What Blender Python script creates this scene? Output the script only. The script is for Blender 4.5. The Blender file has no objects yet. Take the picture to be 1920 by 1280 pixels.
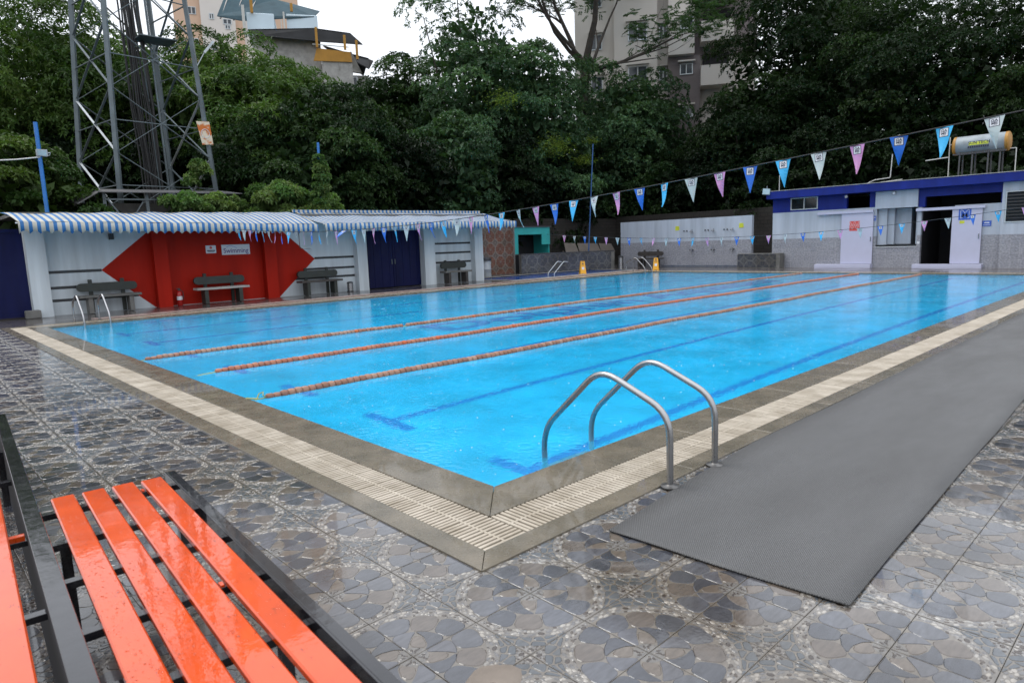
import bpy, bmesh, math, random
import numpy as np
from mathutils import Vector, Matrix, Euler
R_ = math.radians
PI = math.pi
scene = bpy.context.scene
COL = scene.collection

# ------------------------------------------------------------------ camera
CAM = (-2.8175, -3.2196, 1.6214)
cd = bpy.data.cameras.new('camera')
cam = bpy.data.objects.new('camera', cd)
COL.objects.link(cam)
rgt, upv, fwd = (0.72407, -0.68885, -0.034775), (0.12531, 0.081802, 0.98874), (0.678247, 0.720275, -0.14555)
cam.matrix_world = Matrix(((rgt[0], upv[0], -fwd[0], CAM[0]), (rgt[1], upv[1], -fwd[1], CAM[1]),
                           (rgt[2], upv[2], -fwd[2], CAM[2]), (0, 0, 0, 1)))
cd.sensor_width = 36.0
cd.lens = 1247.83 / 1920 * 36
cd.clip_start = 0.05
cd.clip_end = 2000
cd.dof.use_dof = True
cd.dof.focus_distance = 8.0
cd.dof.aperture_fstop = 4.0
scene.camera = cam

# ------------------------------------------------------------------ sky and sun
SUN_AZ, SUN_EL = R_(112), R_(58)          # azimuth measured from +X towards +Y
w = bpy.data.worlds.new('World')
scene.world = w
w.use_nodes = True
nt = w.node_tree
nt.nodes.clear()
wo = nt.nodes.new('ShaderNodeOutputWorld')
bg = nt.nodes.new('ShaderNodeBackground')
sky = nt.nodes.new('ShaderNodeTexSky')
sky.sky_type = 'NISHITA'
sky.sun_disc = False
sky.sun_elevation = SUN_EL
sky.sun_rotation = PI / 2 - SUN_AZ
sky.air_density = 1.0
sky.dust_density = 2.0
tcw = nt.nodes.new('ShaderNodeTexCoord')
ns = nt.nodes.new('ShaderNodeTexNoise')
ns.inputs['Scale'].default_value = 2.2
ns.inputs['Detail'].default_value = 5
rp = nt.nodes.new('ShaderNodeValToRGB')
rp.color_ramp.elements[0].position = 0.30
rp.color_ramp.elements[0].color = (0.90, 0.90, 0.90, 1)
rp.color_ramp.elements[1].position = 0.62
rp.color_ramp.elements[1].color = (0.97, 0.97, 0.97, 1)
mx = nt.nodes.new('ShaderNodeMix')
mx.data_type = 'RGBA'
sx = nt.nodes.new('ShaderNodeSeparateXYZ')             # overcast cloud sheet: zenith three times as bright as the horizon
nt.links.new(tcw.outputs['Generated'], sx.inputs[0])
ov = nt.nodes.new('ShaderNodeMapRange')
ov.inputs[1].default_value = 0.0; ov.inputs[2].default_value = 1.0
ov.inputs[3].default_value = 0.40; ov.inputs[4].default_value = 1.0
nt.links.new(sx.outputs['Z'], ov.inputs[0])
cl = nt.nodes.new('ShaderNodeVectorMath'); cl.operation = 'SCALE'
cl.inputs[0].default_value = (14.4, 15.0, 16.0)
nt.links.new(ov.outputs[0], cl.inputs['Scale'])
nt.links.new(cl.outputs[0], mx.inputs[7])
nt.links.new(tcw.outputs['Generated'], ns.inputs['Vector'])
nt.links.new(ns.outputs['Fac'], rp.inputs['Fac'])
nt.links.new(rp.outputs['Color'], mx.inputs[0])
nt.links.new(sky.outputs['Color'], mx.inputs[6])
nt.links.new(mx.outputs[2], bg.inputs['Color'])
bg.inputs['Strength'].default_value = 0.15
nt.links.new(bg.outputs['Background'], wo.inputs['Surface'])

sl = bpy.data.lights.new('sun', 'SUN')
sl.energy = 1.4
sl.angle = R_(25)
sl.color = (1.0, 0.97, 0.92)
so = bpy.data.objects.new('sun', sl)
COL.objects.link(so)
so.rotation_euler = Vector((math.cos(SUN_EL) * math.cos(SUN_AZ), math.cos(SUN_EL) * math.sin(SUN_AZ), math.sin(SUN_EL))).to_track_quat('Z', 'Y').to_euler()
so.location = (0, 0, 60)

vs = scene.view_settings
vs.view_transform = 'Standard'
vs.look = 'None'
vs.exposure = 0.0
vs.gamma = 1.0
vs.use_curve_mapping = False
cy = scene.cycles
cy.use_denoising = True
cy.max_bounces = 10
cy.diffuse_bounces = 3
cy.glossy_bounces = 4
cy.transmission_bounces = 6
cy.transparent_max_bounces = 8
cy.sample_clamp_indirect = 6.0
cy.blur_glossy = 0.5

# ------------------------------------------------------------------ helpers
def tag(o, label=None, cat=None, group=None, kind=None):
    if label: o['label'] = label
    if cat: o['category'] = cat
    if group: o['group'] = group
    if kind: o['kind'] = kind
    return o

def empty(name, loc, label=None, cat=None, group=None, rz=0.0):
    o = bpy.data.objects.new(name, None)
    o.empty_display_size = 0.1
    COL.objects.link(o)
    o.location = loc
    o.rotation_euler = (0, 0, rz)
    return tag(o, label, cat, group)

def copy_tree(o, parent=None):
    c = o.copy()
    COL.objects.link(c)
    if parent: c.parent = parent
    for ch in o.children: copy_tree(ch, c)
    return c

class MB:
    """collects boxes, bars, tubes and polygons into one mesh"""
    def __init__(s, origin=(0, 0, 0)):
        s.v, s.f, s.m, s.o = [], [], [], Vector(origin)
    def add(s, vs_, fs, m=0):
        b = len(s.v)
        s.v += [tuple(Vector(q) - s.o) for q in vs_]
        s.f += [tuple(i + b for i in f) for f in fs]
        s.m += [m] * len(fs)
        return s
    def box(s, x0, x1, y0, y1, z0, z1, m=0, c=0.0):
        if x0 > x1: x0, x1 = x1, x0
        if y0 > y1: y0, y1 = y1, y0
        if z0 > z1: z0, z1 = z1, z0
        if c <= 0:
            V = [(x, y, z) for z in (z0, z1) for y in (y0, y1) for x in (x0, x1)]
            return s.add(V, [(0, 2, 3, 1), (4, 5, 7, 6), (0, 1, 5, 4), (2, 6, 7, 3), (0, 4, 6, 2), (1, 3, 7, 5)], m)
        def ring(a, z): return [(x0 + a, y0 + a, z), (x1 - a, y0 + a, z), (x1 - a, y1 - a, z), (x0 + a, y1 - a, z)]
        V = ring(c, z0) + ring(0, z0 + c) + ring(0, z1 - c) + ring(c, z1)
        F = [(3, 2, 1, 0), (12, 13, 14, 15)]
        for k in range(3):
            for i in range(4):
                j = (i + 1) % 4
                F.append((k * 4 + i, k * 4 + j, k * 4 + 4 + j, k * 4 + 4 + i))
        return s.add(V, F, m)
    def bar(s, a, b, wx, wy=None, m=0, up=(0, 0, 1)):
        a, b = Vector(a), Vector(b)
        d = (b - a).normalized()
        u = Vector(up)
        if abs(d.dot(u)) > 0.98: u = Vector((1, 0, 0))
        r = d.cross(u).normalized()
        t = r.cross(d).normalized()
        wy = wy or wx
        V = [p + r * sx * wx / 2 + t * sy * wy / 2 for p in (a, b) for sx, sy in ((-1, -1), (1, -1), (1, 1), (-1, 1))]
        return s.add(V, [(3, 2, 1, 0), (4, 5, 6, 7), (0, 1, 5, 4), (1, 2, 6, 5), (2, 3, 7, 6), (3, 0, 4, 7)], m)
    def tube(s, path, rad, n=8, m=0, caps=True):
        P = [Vector(q) for q in path]
        if not isinstance(rad, (list, tuple)): rad = [rad] * len(P)
        V, F = [], []
        ref = None
        for i, p in enumerate(P):
            d = (P[min(i + 1, len(P) - 1)] - P[max(i - 1, 0)]).normalized()
            if ref is None:
                ref = Vector((0, 0, 1)) if abs(d.z) < 0.9 else Vector((1, 0, 0))
            r = ref - d * ref.dot(d)
            if r.length < 1e-4: r = d.orthogonal()
            r.normalize()
            t = d.cross(r)
            ref = r
            for k in range(n):
                a = 2 * PI * k / n
                V.append(p + (r * math.cos(a) + t * math.sin(a)) * rad[i])
        for i in range(len(P) - 1):
            for k in range(n):
                j = (k + 1) % n
                F.append((i * n + k, i * n + j, i * n + n + j, i * n + n + k))
        if caps:
            F.append(tuple(range(n - 1, -1, -1)))
            F.append(tuple(range((len(P) - 1) * n, len(P) * n)))
        return s.add(V, F, m)
    def lathe(s, prof, c=(0, 0, 0), n=16, m=0, axis='Z'):
        V, F = [], []
        for r, h in prof:
            for k in range(n):
                a = 2 * PI * k / n
                p = (r * math.cos(a), r * math.sin(a), h)
                if axis == 'Y': p = (p[0], h, p[1])
                if axis == 'X': p = (h, p[0], p[1])
                V.append((p[0] + c[0], p[1] + c[1], p[2] + c[2]))
        for i in range(len(prof) - 1):
            for k in range(n):
                j = (k + 1) % n
                f = (i * n + k, i * n + j, i * n + n + j, i * n + n + k)
                F.append(f if axis != 'Y' else f[::-1])
        F.append(tuple(range(n - 1, -1, -1)) if axis != 'Y' else tuple(range(n)))
        e = tuple(range((len(prof) - 1) * n, len(prof) * n))
        F.append(e if axis != 'Y' else e[::-1])
        return s.add(V, F, m)
    def prism(s, pts, d, m=0):
        """flat polygon pts (3D) extruded by vector d"""
        n = len(pts)
        P = [Vector(q) for q in pts]
        D = Vector(d)
        V = P + [q + D for q in P]
        F = [tuple(range(n - 1, -1, -1)), tuple(range(n, 2 * n))]
        for i in range(n):
            j = (i + 1) % n
            F.append((i, j, n + j, n + i))
        return s.add(V, F, m)
    def mesh(s, name, mats):
        me = bpy.data.meshes.new(name)
        me.from_pydata(s.v, [], s.f)
        for mt in (mats if isinstance(mats, (list, tuple)) else [mats]): me.materials.append(mt)
        if any(s.m): me.polygons.foreach_set('material_index', s.m)
        return me
    def build(s, name, mats, parent=None, smooth=False, fix=True):
        me = s.mesh(name, mats)
        if fix:
            bm = bmesh.new(); bm.from_mesh(me)
            bmesh.ops.recalc_face_normals(bm, faces=bm.faces)
            bm.to_mesh(me); bm.free()
        if smooth:
            me.polygons.foreach_set('use_smooth', [True] * len(me.polygons))
            me.set_sharp_from_angle(angle=R_(40))
        o = bpy.data.objects.new(name, me)
        COL.objects.link(o)
        if parent: o.parent = parent
        else: o.location = s.o
        return o

def part(name, mats, parent, fn, smooth=False):
    """a part whose shapes are given in world coordinates, stored relative to the parent's place"""
    m = MB(parent.location if parent else (0, 0, 0))
    fn(m)
    return m.build(name, mats, parent, smooth)

def sub(name, mats, prt, fn, smooth=False):
    """a sub-part in world coordinates under a part that sits unmoved under its thing"""
    m = MB(prt.parent.location)
    fn(m)
    return m.build(name, mats, prt, smooth)

def bend(pts, r, n=5):
    """polyline with rounded corners"""
    P = [Vector(q) for q in pts]
    out = [P[0]]
    for i in range(1, len(P) - 1):
        a, b, c = P[i - 1], P[i], P[i + 1]
        u, v = (a - b).normalized(), (c - b).normalized()
        k = min(r, (a - b).length * 0.49, (c - b).length * 0.49)
        p0, p1 = b + u * k, b + v * k
        for t in range(n + 1):
            t /= n
            out.append(p0 * (1 - t) ** 2 + b * 2 * t * (1 - t) + p1 * t * t)
    out.append(P[-1])
    return out

_tx = {}
def text_geo(body, bold=0.0):
    if (body, bold) in _tx: return _tx[(body, bold)]
    cu = bpy.data.curves.new('t', 'FONT')
    cu.body = body
    cu.size = 1.0
    cu.align_x = 'CENTER'
    cu.align_y = 'CENTER'
    cu.offset = bold
    cu.resolution_u = 3
    ob = bpy.data.objects.new('t', cu)
    me = ob.to_mesh()
    V = [tuple(v.co) for v in me.vertices]
    F = [tuple(p.vertices) for p in me.polygons]
    ob.to_mesh_clear()
    bpy.data.objects.remove(ob)
    bpy.data.curves.remove(cu)
    _tx[(body, bold)] = (V, F)
    return V, F

def put_text(mb, body, size, org, ux, uy, m=0, bold=0.0, sx=1.0):
    V, F = text_geo(body, bold)
    o, ux, uy = Vector(org), Vector(ux), Vector(uy)
    mb.add([o + ux * v[0] * size * sx + uy * v[1] * size for v in V], F, m)

# ------------------------------------------------------------------ materials
def new_mat(name):
    m = bpy.data.materials.new(name)
    m.use_nodes = True
    n = m.node_tree.nodes
    n.clear()
    out = n.new('ShaderNodeOutputMaterial')
    b = n.new('ShaderNodeBsdfPrincipled')
    m.node_tree.links.new(b.outputs[0], out.inputs['Surface'])
    return m, n, m.node_tree.links, b, out

def ramp(n, stops):
    r = n.new('ShaderNodeValToRGB')
    e = r.color_ramp.elements
    while len(e) < len(stops): e.new(0.5)
    for k, (p, c) in enumerate(stops):
        e[k].position = p
        e[k].color = (*c, 1) if len(c) == 3 else c
    return r

def noise(n, l, scale, detail=4, coord='Object', rough=0.55, vec=None, stretch=None):
    t = n.new('ShaderNodeTexNoise')
    t.inputs['Scale'].default_value = scale
    t.inputs['Detail'].default_value = detail
    t.inputs['Roughness'].default_value = rough
    if vec is None:
        tc = n.new('ShaderNodeTexCoord')
        vec = tc.outputs[coord]
        if coord == 'World':
            pass
    if stretch:
        mp = n.new('ShaderNodeMapping')
        mp.inputs['Scale'].default_value = stretch
        l.new(vec, mp.inputs['Vector'])
        vec = mp.outputs[0]
    l.new(vec, t.inputs['Vector'])
    return t

def mat(name, col, rough=0.5, metal=0.0, tight=0.18, var=0.25, vscale=3.0, bump=0.0, bscale=40.0, rvar=0.0, spec=0.5, col2=None, stretch=None, coat=0.0):
    """painted, stone or metal surface: colour broken by noise, uneven gloss, fine relief"""
    m, n, l, b, out = new_mat(name)
    geo = n.new('ShaderNodeNewGeometry')
    t = noise(n, l, vscale, 6, vec=geo.outputs['Position'], stretch=stretch)
    c2 = col2 or tuple(c * (1 - var) for c in col)
    r = ramp(n, [(0.5 - tight, c2), (0.5 + tight, col)])
    l.new(t.outputs['Fac'], r.inputs['Fac'])
    l.new(r.outputs['Color'], b.inputs['Base Color'])
    b.inputs['Metallic'].default_value = metal
    b.inputs['Specular IOR Level'].default_value = spec
    b.inputs['Coat Weight'].default_value = coat
    b.inputs['Coat Roughness'].default_value = 0.035
    if rvar:
        t2 = noise(n, l, vscale * 2.3, 4, vec=geo.outputs['Position'])
        mr = n.new('ShaderNodeMapRange')
        mr.inputs[1].default_value = 0.35
        mr.inputs[2].default_value = 0.65
        mr.inputs[3].default_value = max(0.02, rough - rvar)
        mr.inputs[4].default_value = min(1, rough + rvar)
        l.new(t2.outputs['Fac'], mr.inputs[0])
        l.new(mr.outputs[0], b.inputs['Roughness'])
    else:
        b.inputs['Roughness'].default_value = rough
    if bump:
        t3 = noise(n, l, bscale, 5, vec=geo.outputs['Position'])
        bp = n.new('ShaderNodeBump')
        bp.inputs['Strength'].default_value = bump
        bp.inputs['Distance'].default_value = 0.01
        l.new(t3.outputs['Fac'], bp.inputs['Height'])
        l.new(bp.outputs[0], b.inputs['Normal'])
    return m

def attr_mat(name, rough=0.2, rvar=0.12, mult=(1, 1, 1), streak=True, spec=0.5, bump=0.15, film=0.0):
    """surface whose pieces carry their own colour in the attribute Col"""
    m, n, l, b, out = new_mat(name)
    a = n.new('ShaderNodeAttribute')
    a.attribute_name = 'Col'
    geo = n.new('ShaderNodeNewGeometry')
    t = noise(n, l, 14, 5, vec=geo.outputs['Position'], stretch=(1, 3.5, 1))
    mr = n.new('ShaderNodeMapRange')
    mr.inputs[1].default_value = 0.3; mr.inputs[2].default_value = 0.7
    mr.inputs[3].default_value = 0.72; mr.inputs[4].default_value = 1.12
    l.new(t.outputs['Fac'], mr.inputs[0])
    vm = n.new('ShaderNodeVectorMath'); vm.operation = 'SCALE'
    l.new(a.outputs['Color'], vm.inputs[0])
    l.new(mr.outputs[0], vm.inputs['Scale'])
    v2 = n.new('ShaderNodeVectorMath'); v2.operation = 'MULTIPLY'
    v2.inputs[1].default_value = mult
    l.new(vm.outputs[0], v2.inputs[0])
    st = noise(n, l, 0.75, 6, vec=geo.outputs['Position'], rough=0.65)
    sr = ramp(n, [(0.36, (0.66, 0.60, 0.52)), (0.58, (1.05, 1.05, 1.05))])
    l.new(st.outputs['Fac'], sr.inputs['Fac'])
    v3 = n.new('ShaderNodeVectorMath'); v3.operation = 'MULTIPLY'
    l.new(v2.outputs[0], v3.inputs[0]); l.new(sr.outputs[0], v3.inputs[1])
    l.new(v3.outputs[0], b.inputs['Base Color'])
    t2 = noise(n, l, 1.1, 3, vec=geo.outputs['Position'])
    m2 = n.new('ShaderNodeMapRange')
    m2.inputs[1].default_value = 0.35; m2.inputs[2].default_value = 0.65
    m2.inputs[3].default_value = max(0.02, rough - rvar); m2.inputs[4].default_value = rough + rvar
    l.new(t2.outputs['Fac'], m2.inputs[0])
    l.new(m2.outputs[0], b.inputs['Roughness'])
    b.inputs['Specular IOR Level'].default_value = spec
    if film:
        t5 = noise(n, l, 0.9, 4, vec=geo.outputs['Position'])
        m5 = n.new('ShaderNodeMapRange')
        m5.inputs[1].default_value = 0.42; m5.inputs[2].default_value = 0.58
        m5.inputs[3].default_value = film * 0.6; m5.inputs[4].default_value = film
        l.new(t5.outputs['Fac'], m5.inputs[0]); l.new(m5.outputs[0], b.inputs['Coat Weight'])
        b.inputs['Coat Roughness'].default_value = 0.04; b.inputs['Coat IOR'].default_value = 1.33
    if bump:
        t3 = noise(n, l, 60, 3, vec=geo.outputs['Position'])
        bp = n.new('ShaderNodeBump')
        bp.inputs['Strength'].default_value = bump
        bp.inputs['Distance'].default_value = 0.004
        l.new(t3.outputs['Fac'], bp.inputs['Height'])
        l.new(bp.outputs[0], b.inputs['Normal'])
    return m

def random_mat(name, stops, rough=0.45, spec=0.4):
    """each object of a row takes its own colour"""
    m, n, l, b, out = new_mat(name)
    oi = n.new('ShaderNodeObjectInfo')
    r = ramp(n, stops)
    r.color_ramp.interpolation = 'CONSTANT'
    l.new(oi.outputs['Random'], r.inputs['Fac'])
    geo = n.new('ShaderNodeNewGeometry')
    t = noise(n, l, 45, 4, vec=geo.outputs['Position'])
    mr = n.new('ShaderNodeMapRange')
    mr.inputs[3].default_value = 0.55; mr.inputs[4].default_value = 1.25
    l.new(t.outputs['Fac'], mr.inputs[0])
    vm = n.new('ShaderNodeVectorMath'); vm.operation = 'SCALE'
    l.new(r.outputs['Color'], vm.inputs[0]); l.new(mr.outputs[0], vm.inputs['Scale'])
    l.new(vm.outputs[0], b.inputs['Base Color'])
    b.inputs['Roughness'].default_value = rough
    b.inputs['Specular IOR Level'].default_value = spec
    return m

def water_mat(name, tint, rings=True, amp=1.0, scatter=(0.03, 0.60, 0.95)):
    m, n, l, b, out = new_mat(name)
    n.remove(b)
    geo = n.new('ShaderNodeNewGeometry')
    pos = geo.outputs['Position']
    hsum = None
    def addh(sock, k):
        nonlocal hsum
        mu = n.new('ShaderNodeMath'); mu.operation = 'MULTIPLY'
        mu.inputs[1].default_value = k
        l.new(sock, mu.inputs[0])
        if hsum is None: hsum = mu.outputs[0]
        else:
            ad = n.new('ShaderNodeMath'); ad.operation = 'ADD'
            l.new(hsum, ad.inputs[0]); l.new(mu.outputs[0], ad.inputs[1])
            hsum = ad.outputs[0]
    addh(noise(n, l, 2.0, 2, vec=pos).outputs['Fac'], 0.55)
    addh(noise(n, l, 10.0, 3, vec=pos).outputs['Fac'], 0.34)
    addh(noise(n, l, 36.0, 3, vec=pos).outputs['Fac'], 0.24)
    if rings:
        for sc, fr, k, off in ((1.9, 34.0, 0.15, 0.0), (3.7, 30.0, 0.11, 7.3), (6.5, 26.0, 0.08, 3.1)):
            mp = n.new('ShaderNodeMapping')
            mp.inputs['Location'].default_value = (off, off * 1.7, 0)
            l.new(pos, mp.inputs['Vector'])
            v = n.new('ShaderNodeTexVoronoi')
            v.voronoi_dimensions = '2D'
            v.inputs['Scale'].default_value = sc
            l.new(mp.outputs[0], v.inputs['Vector'])
            si = n.new('ShaderNodeMath'); si.operation = 'MULTIPLY'; si.inputs[1].default_value = fr
            l.new(v.outputs['Distance'], si.inputs[0])
            sn = n.new('ShaderNodeMath'); sn.operation = 'SINE'
            l.new(si.outputs[0], sn.inputs[0])
            fo = n.new('ShaderNodeMapRange'); fo.interpolation_type = 'SMOOTHSTEP'
            fo.inputs[1].default_value = 0.04; fo.inputs[2].default_value = 0.48
            fo.inputs[3].default_value = 1.0; fo.inputs[4].default_value = 0.0
            l.new(v.outputs['Distance'], fo.inputs[0])
            mu = n.new('ShaderNodeMath'); mu.operation = 'MULTIPLY'
            l.new(sn.outputs[0], mu.inputs[0]); l.new(fo.outputs[0], mu.inputs[1])
            addh(mu.outputs[0], k)
    bp = n.new('ShaderNodeBump')
    bp.inputs['Strength'].default_value = 0.27 * amp
    bp.inputs['Distance'].default_value = 0.02
    l.new(hsum, bp.inputs['Height'])
    rf = n.new('ShaderNodeBsdfRefraction')
    rf.inputs['IOR'].default_value = 1.33
    rf.inputs['Roughness'].default_value = 0.015
    rf.inputs['Color'].default_value = (*tint, 1)
    gl = n.new('ShaderNodeBsdfGlossy')
    gl.inputs['Roughness'].default_value = 0.06
    gl.inputs['Color'].default_value = (0.92, 0.95, 1, 1)
    fr_ = n.new('ShaderNodeFresnel')
    fr_.inputs['IOR'].default_value = 1.24
    for s_ in (rf, gl, fr_): l.new(bp.outputs[0], s_.inputs['Normal'])
    df = n.new('ShaderNodeBsdfDiffuse')              # light scattered back by the water body
    df.inputs['Color'].default_value = (*scatter, 1)
    body = n.new('ShaderNodeMixShader'); body.inputs[0].default_value = 0.26
    l.new(rf.outputs[0], body.inputs[1]); l.new(df.outputs[0], body.inputs[2])
    mxs = n.new('ShaderNodeMixShader')
    l.new(fr_.outputs[0], mxs.inputs[0]); l.new(body.outputs[0], mxs.inputs[1]); l.new(gl.outputs[0], mxs.inputs[2])
    l.new(mxs.outputs[0], out.inputs['Surface'])
    return m

def stripe_mat(name, period, c1, c2, off=0.0):
    """printed cloth stripes across the awning, with sun-faded cloth grain"""
    m, n, l, b, out = new_mat(name)
    tc = n.new('ShaderNodeTexCoord')
    sp = n.new('ShaderNodeSeparateXYZ')
    l.new(tc.outputs['Object'], sp.inputs[0])
    a = n.new('ShaderNodeMath'); a.operation = 'MULTIPLY_ADD'
    a.inputs[1].default_value = 1 / period; a.inputs[2].default_value = off + 50
    l.new(sp.outputs['X'], a.inputs[0])
    fr = n.new('ShaderNodeMath'); fr.operation = 'FRACT'
    l.new(a.outputs[0], fr.inputs[0])
    r = ramp(n, [(0.0, c1), (0.46, c2)])
    r.color_ramp.interpolation = 'CONSTANT'
    l.new(fr.outputs[0], r.inputs['Fac'])
    t = noise(n, l, 3, 5)
    mr = n.new('ShaderNodeMapRange')
    mr.inputs[3].default_value = 0.7; mr.inputs[4].default_value = 1.15
    l.new(t.outputs['Fac'], mr.inputs[0])
    vm = n.new('ShaderNodeVectorMath'); vm.operation = 'SCALE'
    l.new(r.outputs['Color'], vm.inputs[0]); l.new(mr.outputs[0], vm.inputs['Scale'])
    l.new(vm.outputs[0], b.inputs['Base Color'])
    b.inputs['Roughness'].default_value = 0.6
    tr = n.new('ShaderNodeBsdfTranslucent')
    l.new(vm.outputs[0], tr.inputs['Color'])
    ms = n.new('ShaderNodeMixShader'); ms.inputs[0].default_value = 0.10
    l.new(b.outputs[0], ms.inputs[1]); l.new(tr.outputs[0], ms.inputs[2])
    l.new(ms.outputs[0], out.inputs['Surface'])
    return m

def leaf_mat(name, rough=0.38, trans=0.25, spec=0.4):
    m, n, l, b, out = new_mat(name)
    a = n.new('ShaderNodeAttribute'); a.attribute_name = 'Col'
    l.new(a.outputs['Color'], b.inputs['Base Color'])
    b.inputs['Roughness'].default_value = rough
    b.inputs['Specular IOR Level'].default_value = spec
    tr = n.new('ShaderNodeBsdfTranslucent')
    vm = n.new('ShaderNodeVectorMath'); vm.operation = 'MULTIPLY'
    vm.inputs[1].default_value = (1.3, 1.5, 0.6)
    l.new(a.outputs['Color'], vm.inputs[0]); l.new(vm.outputs[0], tr.inputs['Color'])
    ms = n.new('ShaderNodeMixShader'); ms.inputs[0].default_value = trans
    l.new(b.outputs[0], ms.inputs[1]); l.new(tr.outputs[0], ms.inputs[2])
    l.new(ms.outputs[0], out.inputs['Surface'])
    return m

def grid_mat(name, c1, c2, joint, bw, bh, rough=0.25, rvar=0.1, bump=0.3, mortar=0.02, axes='XY', pat=None, offset=0.0):
    """laid tiles too far off to pick apart: brick texture with grain"""
    m, n, l, b, out = new_mat(name)
    geo = n.new('ShaderNodeNewGeometry')
    sp = n.new('ShaderNodeSeparateXYZ'); cb = n.new('ShaderNodeCombineXYZ')
    l.new(geo.outputs['Position'], sp.inputs[0])
    l.new(sp.outputs[axes[0]], cb.inputs[0]); l.new(sp.outputs[axes[1]], cb.inputs[1])
    br = n.new('ShaderNodeTexBrick')
    br.offset = offset
    br.inputs['Scale'].default_value = 1.0
    br.inputs['Brick Width'].default_value = bw
    br.inputs['Row Height'].default_value = bh
    br.inputs['Mortar Size'].default_value = mortar
    br.inputs['Color1'].default_value = (*c1, 1)
    br.inputs['Color2'].default_value = (*c2, 1)
    br.inputs['Mortar'].default_value = (*joint, 1)
    l.new(cb.outputs[0], br.inputs['Vector'])
    t = noise(n, l, pat or 18, 6, vec=cb.outputs[0])
    mr = n.new('ShaderNodeMapRange')
    mr.inputs[1].default_value = 0.3; mr.inputs[2].default_value = 0.7
    mr.inputs[3].default_value = 0.62; mr.inputs[4].default_value = 1.25
    l.new(t.outputs['Fac'], mr.inputs[0])
    vm = n.new('ShaderNodeVectorMath'); vm.operation = 'SCALE'
    l.new(br.outputs['Color'], vm.inputs[0]); l.new(mr.outputs[0], vm.inputs['Scale'])
    l.new(vm.outputs[0], b.inputs['Base Color'])
    t2 = noise(n, l, 0.8, 3, vec=geo.outputs['Position'])
    m2 = n.new('ShaderNodeMapRange')
    m2.inputs[1].default_value = 0.35; m2.inputs[2].default_value = 0.65
    m2.inputs[3].default_value = max(0.03, rough - rvar); m2.inputs[4].default_value = rough + rvar
    l.new(t2.outputs['Fac'], m2.inputs[0]); l.new(m2.outputs[0], b.inputs['Roughness'])
    bp = n.new('ShaderNodeBump')
    bp.inputs['Strength'].default_value = bump; bp.inputs['Distance'].default_value = 0.005
    l.new(br.outputs['Fac'], bp.inputs['Height']); bp.invert = True
    l.new(bp.outputs[0], b.inputs['Normal'])
    return m

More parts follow.
